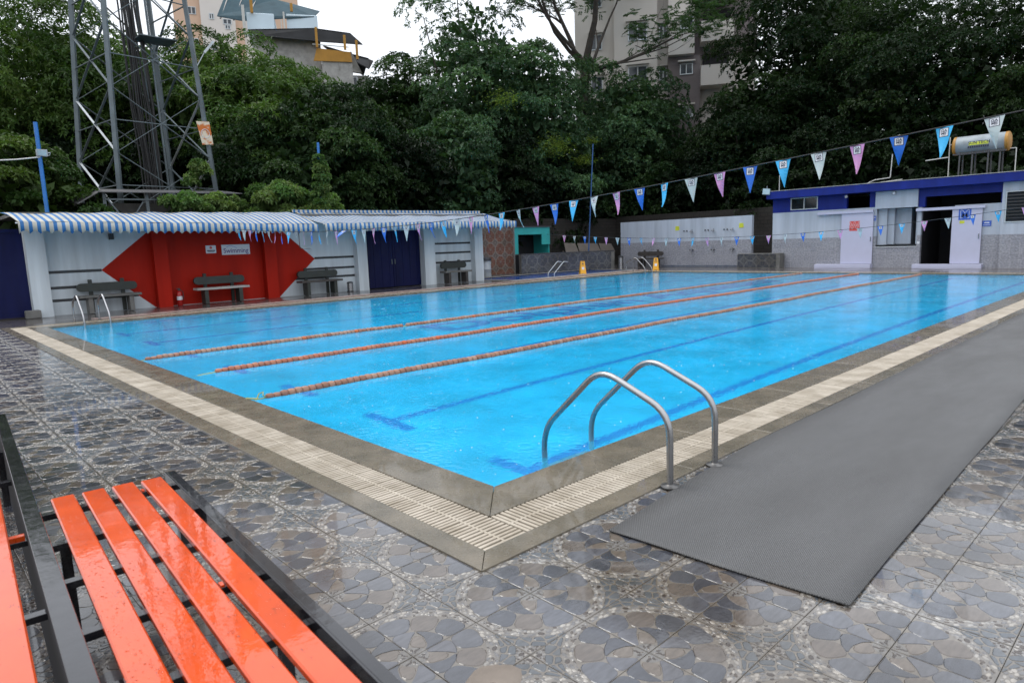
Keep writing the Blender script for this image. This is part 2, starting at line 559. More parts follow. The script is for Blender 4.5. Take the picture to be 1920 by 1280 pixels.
MT = dict(
    soil=mat('soil', (0.10, 0.085, 0.06), 0.85, bump=0.5, vscale=0.6),
    deckbase=mat('deck_mortar', (0.09, 0.085, 0.075), 0.6, vscale=8),
    tile=attr_mat('pebble_print_tile', 0.17, 0.11, spec=0.5, bump=0.08, film=1.0, mult=(1.00, 0.95, 0.89)),
    tile_brown=attr_mat('brown_rosette_tile', 0.4, 0.1),
    tile_slate=attr_mat('slate_rosette_tile', 0.4, 0.1),
    floor=grid_mat('wet_stone_floor', (0.085, 0.075, 0.075), (0.11, 0.10, 0.095), (0.05, 0.045, 0.04), 0.45, 0.45, 0.16, 0.1, 0.4, 0.012),
    coping=mat('wet_coping_stone', (0.150, 0.125, 0.088), 0.26, var=0.45, vscale=3.5, bump=0.4, bscale=90, rvar=0.07, col2=(0.085, 0.072, 0.048), coat=0.35),
    grate=mat('cream_plastic_grate', (0.46, 0.405, 0.33), 0.4, var=0.3, vscale=4, col2=(0.28, 0.235, 0.175)),
    channel=mat('gutter_channel', (0.05, 0.045, 0.04), 0.6),
    pink=mat('pink_kerb_tile', (0.34, 0.25, 0.22), 0.35, var=0.35, vscale=2, rvar=0.15),
    pool=grid_mat('pool_blue_mosaic', (0.016, 0.56, 0.92), (0.02, 0.60, 0.94), (0.018, 0.52, 0.88), 0.10, 0.10, 0.4, 0.1, 0.1, 0.004, pat=1.2),
    pool_line=mat('pool_dark_blue_tile', (0.010, 0.065, 0.60), 0.4, var=0.2),
    water=water_mat('pool_water', (0.93, 0.98, 1.0)),
    kidwater=water_mat('wading_water', (0.85, 0.93, 0.98), amp=0.6, scatter=(0.03, 0.20, 0.45)),
    splash=mat('splash_water', (0.85, 0.92, 0.97), 0.15, var=0.05),
    steel=mat('brushed_steel', (0.36, 0.36, 0.365), 0.28, 1.0, var=0.08, vscale=3, bump=0.02, bscale=90, rvar=0.05),
    steel_dark=mat('dull_steel_flange', (0.16, 0.155, 0.15), 0.35, 0.8, var=0.3, vscale=9),
    rubber=None,
    orange=None,
    black_iron=mat('black_painted_iron', (0.018, 0.018, 0.022), 0.12, var=0.4, vscale=5, bump=0.15, bscale=18, rvar=0.05, coat=0.45, spec=0.35),
    white_wall=mat('white_wall_paint', (0.63, 0.69, 0.73), 0.6, var=0.25, vscale=3.2, bump=0.1, stretch=(1, 1, 0.09), spec=0.2),
    red_wall=mat('red_wall_paint', (0.40, 0.015, 0.006), 0.6, var=0.28, vscale=2.6, bump=0.1, stretch=(1, 1, 0.1), spec=0.12),
    dark_stripe=mat('charcoal_paint', (0.028, 0.030, 0.034), 0.5),
    navy=mat('navy_sheet_metal', (0.006, 0.009, 0.060), 0.5, var=0.4, vscale=2.2, stretch=(1, 1, 0.2), rvar=0.1, spec=0.15),
    cement=mat('cement', (0.16, 0.157, 0.148), 0.75, var=0.4, vscale=3, bump=0.4),
    mortar=mat('brown_mortar', (0.20, 0.165, 0.135), 0.6, var=0.25, vscale=9, bump=0.3),
    cement_light=mat('pale_cement', (0.42, 0.41, 0.39), 0.7, var=0.35, vscale=3, bump=0.3),
    bench_dark=mat('dark_green_bench_paint', (0.028, 0.034, 0.028), 0.5, var=0.35, vscale=6, bump=0.2),
    bench_brown=mat('grey_brown_bench_paint', (0.06, 0.052, 0.048), 0.5, var=0.35, vscale=6, bump=0.2),
    awning=stripe_mat('blue_white_awning_cloth', 0.182, (0.020, 0.145, 0.38), (0.49, 0.475, 0.42)),
    frame=mat('awning_frame_paint', (0.06, 0.06, 0.065), 0.4),
    sign_white=mat('white_sign_board', (0.62, 0.64, 0.68), 0.35, var=0.08),
    sign_ink=mat('dark_sign_ink', (0.03, 0.03, 0.06), 0.5),
    sign_red=mat('red_sign_face', (0.62, 0.07, 0.06), 0.35, var=0.08),
    sign_blue=mat('blue_sign_face', (0.03, 0.10, 0.46), 0.35, var=0.08),
    purple_ink=mat('purple_sign_ink', (0.09, 0.035, 0.22), 0.5),
    yellow=mat('yellow_plastic', (0.75, 0.36, 0.012), 0.35, var=0.1),
    lime=mat('yellow_green_notice', (0.62, 0.66, 0.05), 0.5),
    ext_red=mat('extinguisher_red', (0.40, 0.012, 0.010), 0.2),
    pole_blue=mat('blue_pole_paint', (0.02, 0.16, 0.48), 0.35, var=0.2),
    pole_shaded=mat('shaded_blue_pole_paint', (0.015, 0.075, 0.22), 0.5, var=0.3),  # same blue paint, darkened: the thin pole's shading is put into its colour
    lamp_grey=mat('floodlight_housing', (0.35, 0.38, 0.40), 0.4),
    lamp_glass=mat('floodlight_glass', (0.30, 0.42, 0.48), 0.08),
    galv=mat('galvanised_steel', (0.125, 0.155, 0.17), 0.5, 0.2, var=0.35, vscale=1.5, rvar=0.1),
    galv_bright=mat('bright_galvanised_steel', (0.50, 0.53, 0.54), 0.45, 0.2, var=0.2),
    cable=mat('black_cables', (0.012, 0.012, 0.013), 0.5, var=0.4, vscale=8),
    rust=mat('rusty_sheet', (0.62, 0.54, 0.42), 0.6, vscale=3.2, tight=0.05, col2=(0.50, 0.13, 0.015), bump=0.2),
    tin=mat('grey_tin_roof', (0.10, 0.10, 0.105), 0.45, var=0.4, vscale=2),
    teal=mat('teal_booth_paint', (0.03, 0.34, 0.33), 0.5, var=0.2, vscale=2),
    foot=grid_mat('blue_grey_foot_tile', (0.10, 0.12, 0.17), (0.13, 0.15, 0.19), (0.16, 0.17, 0.19), 0.2, 0.1, 0.3, 0.1, 0.2, 0.01, axes='YZ'),
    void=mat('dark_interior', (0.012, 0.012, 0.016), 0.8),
    moss_wall=grid_mat('mossy_block_wall', (0.018, 0.016, 0.013), (0.025, 0.021, 0.018), (0.010, 0.009, 0.008), 0.4, 0.2, 0.8, 0.1, 0.6, 0.02, axes='XZ', offset=0.5),
    moss_wall2=grid_mat('mossy_block_wall_end', (0.018, 0.016, 0.013), (0.025, 0.021, 0.018), (0.010, 0.009, 0.008), 0.4, 0.2, 0.8, 0.1, 0.6, 0.02, axes='YZ', offset=0.5),
    bldg_white=mat('changing_room_paint', (0.44, 0.49, 0.57), 0.55, var=0.24, vscale=3.0, bump=0.05, stretch=(1, 1, 0.09)),
    bldg_blue=mat('royal_blue_paint', (0.010, 0.024, 0.21), 0.5, var=0.35, vscale=2.4, stretch=(1, 1, 0.2), spec=0.2),
    bldg_tile=grid_mat('grey_pebble_wall_tile', (0.29, 0.295, 0.33), (0.25, 0.255, 0.29), (0.34, 0.34, 0.365), 0.3, 0.3, 0.35, 0.1, 0.2, 0.006, axes='YZ', pat=15),
    door_white=mat('lilac_white_door', (0.47, 0.48, 0.62), 0.4, var=0.06),
    alu=mat('aluminium_frame', (0.50, 0.54, 0.56), 0.35, 0.5, var=0.1),
    glass_dark=mat('dark_window_glass', (0.015, 0.02, 0.025), 0.06, spec=0.6),
    tank=mat('water_heater_steel', (0.30, 0.34, 0.36), 0.5, 0.1, var=0.35, vscale=2.5),
    tank_cap=mat('heater_yellow_cap', (0.42, 0.20, 0.025), 0.5, var=0.3),
    pvc=mat('white_pvc_pipe', (0.55, 0.55, 0.52), 0.4, var=0.15),
    chrome=mat('tap_chrome', (0.30, 0.31, 0.33), 0.2, 0.9, var=0.2),
    board=mat('grey_leaning_board', (0.105, 0.088, 0.075), 0.7, var=0.3, vscale=2),
    apt_white=mat('apartment_cream_paint', (0.55, 0.515, 0.475), 0.7, var=0.10, vscale=0.35, stretch=(1, 1, 0.3)),
    apt_brown=mat('apartment_mauve_paint', (0.17, 0.145, 0.145), 0.7, var=0.15, vscale=0.4),
    apt_peach=mat('apartment_peach_paint', (0.62, 0.43, 0.31), 0.7, var=0.1, vscale=0.3),
    apt_pale=mat('apartment_pale_paint', (0.66, 0.62, 0.58), 0.7, var=0.1, vscale=0.3),
    apt_glass=mat('apartment_window_glass', (0.045, 0.06, 0.075), 0.08, spec=0.6),
    tank_white=mat('pale_blue_tank_wall', (0.58, 0.70, 0.78), 0.6, var=0.1, vscale=0.6),
    sheet_blue=mat('blue_roof_sheet', (0.05, 0.09, 0.11), 0.6, var=0.3, vscale=1.2, spec=0.08),
    sheet_dark=mat('dark_roof_sheet', (0.020, 0.021, 0.023), 0.7, var=0.4, vscale=1.2, spec=0.08),
    ochre=mat('ochre_parapet_paint', (0.44, 0.215, 0.02), 0.6, var=0.2),
    rope=mat('lane_line_cord', (0.42, 0.40, 0.10), 0.6),
    cord=mat('black_bunting_cord', (0.012, 0.012, 0.014), 0.6),
    flag_blue=mat('blue_pennant_cloth', (0.012, 0.14, 0.60), 0.45, var=0.12),
    flag_cyan=mat('cyan_pennant_cloth', (0.03, 0.40, 0.74), 0.45, var=0.12),
    flag_white=mat('white_pennant_cloth', (0.44, 0.52, 0.53), 0.45, var=0.1),
    flag_pink=mat('pink_pennant_cloth', (0.58, 0.27, 0.52), 0.45, var=0.12),
    bark=mat('bark', (0.055, 0.045, 0.036), 0.85, var=0.5, vscale=4, bump=0.6, bscale=14),
    leaf=leaf_mat('leaf_glossy', 0.5, 0.24, 0.16),
    leaf_soft=leaf_mat('leaf_soft', 0.55, 0.3, 0.15),
)

def rubber_mat():
    m, n, l, b, out = new_mat('ribbed_rubber_mat')
    geo = n.new('ShaderNodeNewGeometry')
    t = noise(n, l, 1.3, 5, vec=geo.outputs['Position'], stretch=(0.5, 1.6, 1))
    r = ramp(n, [(0.3, (0.105, 0.104, 0.103)), (0.7, (0.142, 0.141, 0.140))])
    l.new(t.outputs['Fac'], r.inputs['Fac']); l.new(r.outputs[0], b.inputs['Base Color'])
    m2 = n.new('ShaderNodeMapRange')
    m2.inputs[1].default_value = 0.3; m2.inputs[2].default_value = 0.7
    m2.inputs[3].default_value = 0.62; m2.inputs[4].default_value = 0.38
    l.new(t.outputs['Fac'], m2.inputs[0]); l.new(m2.outputs[0], b.inputs['Roughness'])
    hs = None
    for ang in (0.9, -0.75):
        mp = n.new('ShaderNodeMapping'); mp.inputs['Rotation'].default_value = (0, 0, ang)
        l.new(geo.outputs['Position'], mp.inputs['Vector'])
        wv = n.new('ShaderNodeTexWave'); wv.inputs['Scale'].default_value = 30
        wv.inputs['Distortion'].default_value = 0.3
        l.new(mp.outputs[0], wv.inputs['Vector'])
        if hs is None: hs = wv.outputs['Fac']
        else:
            ad = n.new('ShaderNodeMath'); ad.operation = 'MULTIPLY'
            l.new(hs, ad.inputs[0]); l.new(wv.outputs['Fac'], ad.inputs[1]); hs = ad.outputs[0]
    gp = ramp(n, [(0.05, (0.42, 0.42, 0.43)), (0.45, (1.12, 1.12, 1.12))])
    l.new(hs, gp.inputs['Fac'])
    vm = n.new('ShaderNodeVectorMath'); vm.operation = 'MULTIPLY'
    l.new(r.outputs[0], vm.inputs[0]); l.new(gp.outputs[0], vm.inputs[1]); l.new(vm.outputs[0], b.inputs['Base Color'])
    bp = n.new('ShaderNodeBump'); bp.inputs['Strength'].default_value = 0.8; bp.inputs['Distance'].default_value = 0.004
    l.new(hs, bp.inputs['Height']); l.new(bp.outputs[0], b.inputs['Normal'])
    return m
MT['rubber'] = rubber_mat()
def orange_mat():
    """wet gloss paint with scuffs, dirt specks and a rippled water film"""
    m, n, l, b, out = new_mat('orange_gloss_paint')
    geo = n.new('ShaderNodeNewGeometry'); pos = geo.outputs['Position']
    t = noise(n, l, 5, 6, vec=pos)
    r = ramp(n, [(0.30, (0.50, 0.050, 0.001)), (0.70, (0.64, 0.068, 0.0015))])
    l.new(t.outputs['Fac'], r.inputs['Fac'])
    s_ = noise(n, l, 30, 7, vec=pos, stretch=(2.2, 0.7, 1), rough=0.7)
    k = ramp(n, [(0.30, (0.35, 0.35, 0.35)), (0.40, (1, 1, 1))])
    l.new(s_.outputs['Fac'], k.inputs['Fac'])
    vm = n.new('ShaderNodeVectorMath'); vm.operation = 'MULTIPLY'
    l.new(r.outputs[0], vm.inputs[0]); l.new(k.outputs[0], vm.inputs[1])
    l.new(vm.outputs[0], b.inputs['Base Color'])
    b.inputs['Roughness'].default_value = 0.28
    b.inputs['Coat Weight'].default_value = 1.0
    b.inputs['Coat IOR'].default_value = 1.5
    b.inputs['Specular IOR Level'].default_value = 0.15
    f = noise(n, l, 7, 4, vec=pos)
    mr = n.new('ShaderNodeMapRange'); mr.inputs[1].default_value = 0.45; mr.inputs[2].default_value = 0.6
    mr.inputs[3].default_value = 0.01; mr.inputs[4].default_value = 0.03
    l.new(f.outputs['Fac'], mr.inputs[0]); l.new(mr.outputs[0], b.inputs['Coat Roughness'])
    h = noise(n, l, 9, 4, vec=pos)
    bp = n.new('ShaderNodeBump'); bp.inputs['Strength'].default_value = 0.22; bp.inputs['Distance'].default_value = 0.004
    l.new(h.outputs['Fac'], bp.inputs['Height']); l.new(bp.outputs[0], b.inputs['Coat Normal'])
    return m
MT['orange'] = orange_mat()
def bead_mat():
    m, n, l, b, out = new_mat('clear_rain_bead')
    b.inputs['Base Color'].default_value = (1, 1, 1, 1)
    b.inputs['Transmission Weight'].default_value = 1.0
    b.inputs['IOR'].default_value = 1.33
    b.inputs['Roughness'].default_value = 0.0
    return m
MT['bead'] = bead_mat()
# ================================================================== SETTING
PL, PW = 25.0, 16.18                      # pool length and width
G1, G2, G3 = 0.335, 0.657, 0.814          # coping, grate and kerb, measured out from the pool edge
KX0, KX1, KY0, KY1 = 17.6, 26.4, 18.2, 21.3   # wading pool

def sheet(name, xs, ys, holes, z, m, kind='structure', label=None):
    b = MB()
    xs, ys = sorted(xs), sorted(ys)
    for i in range(len(xs) - 1):
        for j in range(len(ys) - 1):
            cx, cy_ = (xs[i] + xs[i + 1]) / 2, (ys[j] + ys[j + 1]) / 2
            if any(h[0] < cx < h[1] and h[2] < cy_ < h[3] for h in holes): continue
            b.add([(xs[i], ys[j], z), (xs[i + 1], ys[j], z), (xs[i + 1], ys[j + 1], z), (xs[i], ys[j + 1], z)], [(0, 1, 2, 3)])
    o = b.build(name, m)
    return tag(o, label, kind=kind)

hp = (-G2 - 0.002, PL + G2 + 0.002, -G2 - 0.002, PW + G2 + 0.002)
hk = (KX0, KX1, KY0, KY1)
sheet('ground', [-400, hp[0], hp[1], KX0, KX1, 420], [-400, hp[2], hp[3], KY0, KY1, 420], [hp, hk], -0.08, MT['soil'])
sheet('pool_deck', [-9, hp[0], KX0, hp[1], KX1, 33], [-9, hp[2], hp[3], KY0, KY1, 24.5], [hp, hk], -0.012, MT['floor'])

# pool basin with lane lines and floor lettering
basin = MB()
D = 0.98
basin.add([(0, 0, -D), (PL, 0, -D), (PL, PW, -D), (0, PW, -D), (0, 0, 0.0), (PL, 0, 0.0), (PL, PW, 0.0), (0, PW, 0.0)],
          [(0, 1, 2, 3), (0, 4, 5, 1), (1, 5, 6, 2), (2, 6, 7, 3), (3, 7, 4, 0)])
bo = basin.build('pool_basin', MT['pool'], fix=False)
tag(bo, kind='structure')
for yl in (0.82, 3.0, 5.18, 7.35, 9.55, 11.75, 13.95):
    m_ = MB()
    m_.box(1.18, PL - 1.2, yl - 0.065, yl + 0.065, -D - 0.02, -D + 0.004)
    m_.box(1.03, 1.179, yl - 0.45, yl + 0.45, -D - 0.02, -D + 0.004)
    m_.box(PL - 1.199, PL - 1.0, yl - 0.45, yl + 0.45, -D - 0.02, -D + 0.004)
    o = m_.build('lane_marking', MT['pool_line'], bo)
m_ = MB()
V, F = text_geo('Dolphin Aquatics', 0.035)
x0 = min(v[0] for v in V); x1 = max(v[0] for v in V)
y0 = min(v[1] for v in V); y1 = max(v[1] for v in V)
sx, sy = (21.6 - 5.8) / (x1 - x0), 1.62 / (y1 - y0)
m_.add([(5.8 + (v[0] - x0) * sx, 7.46 + (v[1] - y0) * sy, -D + 0.006) for v in V], F)
m_.build('floor_lettering', MT['pool_line'], bo, fix=False)
# overflow ledge just below the water all round
m_ = MB()
for a in ((-0.03, PL + 0.03, -0.03, 0.0), (-0.03, PL + 0.03, PW, PW + 0.03)):
    m_.box(*a, -0.2, -0.001)
m_.box(-0.03, 0.0, 0.0, PW, -0.2, -0.001); m_.box(PL, PL + 0.03, 0.0, PW, -0.2, -0.001)
m_.build('basin_lip', MT['pool'], bo)

ws = MB()
ws.add([(0, 0, -0.028), (PL, 0, -0.028), (PL, PW, -0.028), (0, PW, -0.028)], [(0, 1, 2, 3)])
tag(ws.build('pool_water', MT['water'], fix=False), kind='structure')

# raindrop splashes
rs = np.random.default_rng(5)
sp = MB()
for k in range(3600):
    x, y = rs.uniform(0.2, PL - 0.2), rs.uniform(0.2, PW - 0.2)
    r = rs.uniform(0.002, 0.0068)
    h = r * rs.uniform(0.5, 1.3)
    b0 = [(x + r * math.cos(a), y + r * math.sin(a), -0.027) for a in (0, 1.26, 2.51, 3.77, 5.03)]
    sp.add(b0 + [(x, y, -0.027 + h)], [(0, 1, 5), (1, 2, 5), (2, 3, 5), (3, 4, 5), (4, 0, 5)])
tag(sp.build('rain_splashes', MT['splash'], fix=False), 'tiny raindrop splashes all over the pool water', 'splashes', kind='stuff')

# wading pool
wb = MB()
wb.add([(KX0, KY0, -0.35), (KX1, KY0, -0.35), (KX1, KY1, -0.35), (KX0, KY1, -0.35), (KX0, KY0, 0), (KX1, KY0, 0), (KX1, KY1, 0), (KX0, KY1, 0)],
       [(0, 1, 2, 3), (0, 4, 5, 1), (1, 5, 6, 2), (2, 6, 7, 3), (3, 7, 4, 0)])
tag(wb.build('wading_pool_basin', MT['pool_line'], fix=False), kind='structure')
wb = MB()
wb.add([(KX0, KY0, -0.03), (KX1, KY0, -0.03), (KX1, KY1, -0.03), (KX0, KY1, -0.03)], [(0, 1, 2, 3)])
tag(wb.build('wading_pool_water', MT['kidwater'], fix=False), kind='structure')
wb = MB()
wb.box(KX0 - 0.12, KX1 + 0.12, KY0 - 0.12, KY0, -0.03, 0.012); wb.box(KX0 - 0.12, KX1 + 0.12, KY1, KY1 + 0.12, -0.03, 0.012)
wb.box(KX0 - 0.12, KX0, KY0, KY1, -0.03, 0.012); wb.box(KX1, KX1 + 0.12, KY0, KY1, -0.03, 0.012)
tag(wb.build('wading_pool_edging', MT['cement_light']), kind='structure')

# coping, kerb: mitred slabs laid end to end
def slab_ring(sname, pname, m, a, b, ztop, length, seed):
    """frame of slabs between distances a and b outside the pool edge"""
    root = MB((0, 0, 0))
    root.box(-b + 0.01, -a - 0.01, -a, PW + a, -0.12, -0.035); root.box(PL + a + 0.01, PL + b - 0.01, -a, PW + a, -0.12, -0.035)
    root.box(-b + 0.01, PL + b - 0.01, -b + 0.01, -a - 0.01, -0.12, -0.034); root.box(-b + 0.01, PL + b - 0.01, PW + a + 0.01, PW + b - 0.01, -0.12, -0.034)
    ro = root.build(sname, MT['channel'])
    tag(ro, kind='structure')
    rg = random.Random(seed)
    runs = [((0, 0), (1, 0), (0, -1), PL), ((0, 0), (0, 1), (-1, 0), PW), ((0, PW), (1, 0), (0, 1), PL), ((PL, 0), (0, 1), (1, 0), PW)]
    for (ox, oy), (tx, ty), (nx, ny), ln in runs:
        n = max(2, round(ln / length))
        cuts = [0.0] + [ln * k / n + rg.uniform(-0.05, 0.05) for k in range(1, n)] + [ln]
        for k in range(n):
            g = 0.0025
            s0, s1 = cuts[k] + g, cuts[k + 1] - g
            i0 = s0 - (a if k == 0 else 0); o0 = s0 - (b if k == 0 else 0)
            i1 = s1 + (a if k == n - 1 else 0); o1 = s1 + (b if k == n - 1 else 0)
            dz = rg.uniform(-0.0012, 0.0012)
            q = lambda s_, d_, z_: (ox + tx * s_ + nx * d_, oy + ty * s_ + ny * d_, z_)
            c = 0.002
            ring = [(i0, a), (i1, a), (o1, b), (o0, b)]
            top = [(i0 + c, a + c), (i1 - c, a + c), (o1 - c, b - c), (o0 + c, b - c)]
            bmb = MB()
            Vv = [q(s_, d_, -0.05) for s_, d_ in ring] + [q(s_, d_, ztop + dz - c) for s_, d_ in ring] + [q(s_, d_, ztop + dz) for s_, d_ in top]
            Ff = [(8, 9, 10, 11), (3, 2, 1, 0)]
            for lv in (0, 4):
                for i in range(4):
                    j = (i + 1) % 4
                    Ff.append((lv + i, lv + j, lv + 4 + j, lv + 4 + i))
            bmb.add(Vv, Ff)
            bmb.build(pname, m, ro)
    return ro
slab_ring('pool_coping', 'coping_slab', MT['coping'], -0.012, G1, 0.010, 0.95, 3)
slab_ring('gutter_kerb', 'kerb_slab', MT['coping'], G2, G3, 0.012, 1.2, 4)

# gutter grates: cross slats with a spine
def grate(name, p0, t, nrm, length, own, seed):
    """p0 start on the inner line, t run direction, nrm outward"""
    ch = MB()
    P0, T, N = Vector(p0), Vector(t), Vector(nrm)
    a, b = P0 + N * 0.0, P0 + T * length
    xs_ = sorted([P0.x, (P0 + T * length + N * (G2 - G1)).x]); ys_ = sorted([P0.y, (P0 + T * length + N * (G2 - G1)).y])
    ch.box(xs_[0], xs_[1], ys_[0], ys_[1], -0.14, -0.06)
    ro = tag(ch.build(name, MT['channel']), kind='structure')
    m_ = MB()
    wdt = G2 - G1
    mid = P0 + N * wdt / 2 + Vector((0, 0, -0.002))
    m_.bar(mid, mid + T * length, 0.014, 0.016)
    for q in (0.03, wdt - 0.03):
        e = P0 + N * q + Vector((0, 0, -0.022))
        m_.bar(e, e + T * length, 0.012, 0.02)
    m_.build('spine', MT['grate'], ro)
    n = int(length / 0.036)
    sm = MB()
    sm.box(-0.0108, 0.0108, 0.004, wdt - 0.004, -0.020, 0.006, c=0.002)
    me = sm.mesh('slat', MT['grate'])
    ang = math.atan2(N.y, N.x) - PI / 2
    rg = random.Random(seed)
    ctr = []
    for k in range(n):
        ctr.append(P0 + T * (0.018 + 0.036 * k))
    order = sorted(range(n), key=lambda k: (ctr[k] - Vector(CAM)).length)
    near = set(order[:own])
    rest = MB()
    for k in range(n):
        dz = rg.uniform(-0.0015, 0.0015)
        if k in near:
            o = bpy.data.objects.new('slat', me)
            COL.objects.link(o)
            o.parent = ro
            o.location = ctr[k] + Vector((0, 0, dz)); o.rotation_euler = (0, rg.uniform(-0.04, 0.04), ang)
        else:
            M_ = Matrix.Translation(ctr[k] + Vector((0, 0, dz))) @ Matrix.Rotation(ang, 4, 'Z')
            rest.add([M_ @ Vector(v) for v in sm.v], sm.f)
    if rest.v:
        tag(rest.build('slats_beyond', MT['grate'], ro, fix=False), kind='stuff')
grate('gutter_grate', (-G1, -G2, 0), (0, 1, 0), (-1, 0, 0), PW + 2 * G2, 300, 1)
grate('gutter_grate', (-G1, -G1, 0), (1, 0, 0), (0, -1, 0), PL + 2 * G1, 300, 2)
grate('gutter_grate', (-G1, PW + G1, 0), (1, 0, 0), (0, 1, 0), PL + 2 * G1, 0, 3)
grate('gutter_grate', (PL + G1, -G2, 0), (0, 1, 0), (1, 0, 0), PW + 2 * G2, 0, 4)

# pink kerb strip on the far side and far end
ro = tag(MB().box(1.2, 26.2, 17.12, 17.50, -0.05, -0.02).build('pink_step_base', MT['channel']), kind='structure')
for k in range(50):
    MB().box(1.2 + k * 0.5 + 0.003, 1.2 + k * 0.5 + 0.497, 17.10, 17.52, -0.02, 0.03, c=0.004).build('step_tile', MT['pink'], ro)

# ------------------------------------------------------------------ pebble-print tiles
def clip(poly, nx, ny, d):
    """keep the side nx*x + ny*y <= d"""
    out = []
    for i in range(len(poly)):
        a, b = poly[i], poly[(i + 1) % len(poly)]
        da, db = nx * a[0] + ny * a[1] - d, nx * b[0] + ny * b[1] - d
        if da <= 0: out.append(a)
        if (da < 0 < db) or (db < 0 < da):
            t = da / (da - db)
            out.append((a[0] + (b[0] - a[0]) * t, a[1] + (b[1] - a[1]) * t))
    return out

def chaikin(p, k=1, w=0.80):
    for _ in range(k):
        q = []
        for i in range(len(p)):
            a, b = p[i], p[(i + 1) % len(p)]
            q += [(a[0] * w + b[0] * (1 - w), a[1] * w + b[1] * (1 - w)), (a[0] * (1 - w) + b[0] * w, a[1] * (1 - w) + b[1] * w)]
        p = q
    return p

def cells(seeds, region, gap, extra=None, reach=4.0):
    res = []
    for i, s_ in enumerate(seeds):
        poly = list(region)
        for j, t_ in enumerate(seeds):
            if i == j: continue
            dx, dy = t_[0] - s_[0], t_[1] - s_[1]
            d = math.hypot(dx, dy)
            if d > reach or d < 1e-6: continue
            nx, ny = dx / d, dy / d
            poly = clip(poly, nx, ny, nx * s_[0] + ny * s_[1] + d / 2 - gap / 2)
            if len(poly) < 3: break
        if len(poly) >= 3 and extra: poly = extra(s_, poly)
        if len(poly) >= 3: res.append((i, poly))
    return res

BLUE = [(0.075, 0.083, 0.108), (0.094, 0.102, 0.128), (0.055, 0.062, 0.082), (0.084, 0.093, 0.118)]
MAUVE = [(0.122, 0.107, 0.097), (0.132, 0.116, 0.104), (0.110, 0.097, 0.090)]
SLATE = [(0.072, 0.087, 0.108), (0.086, 0.10, 0.12)]
WHITE = [(0.28, 0.28, 0.28), (0.215, 0.22, 0.23), (0.32, 0.315, 0.305)]
BROWN = [(0.045, 0.034, 0.028), (0.065, 0.05, 0.04)]
GROUT = (0.150, 0.140, 0.127)

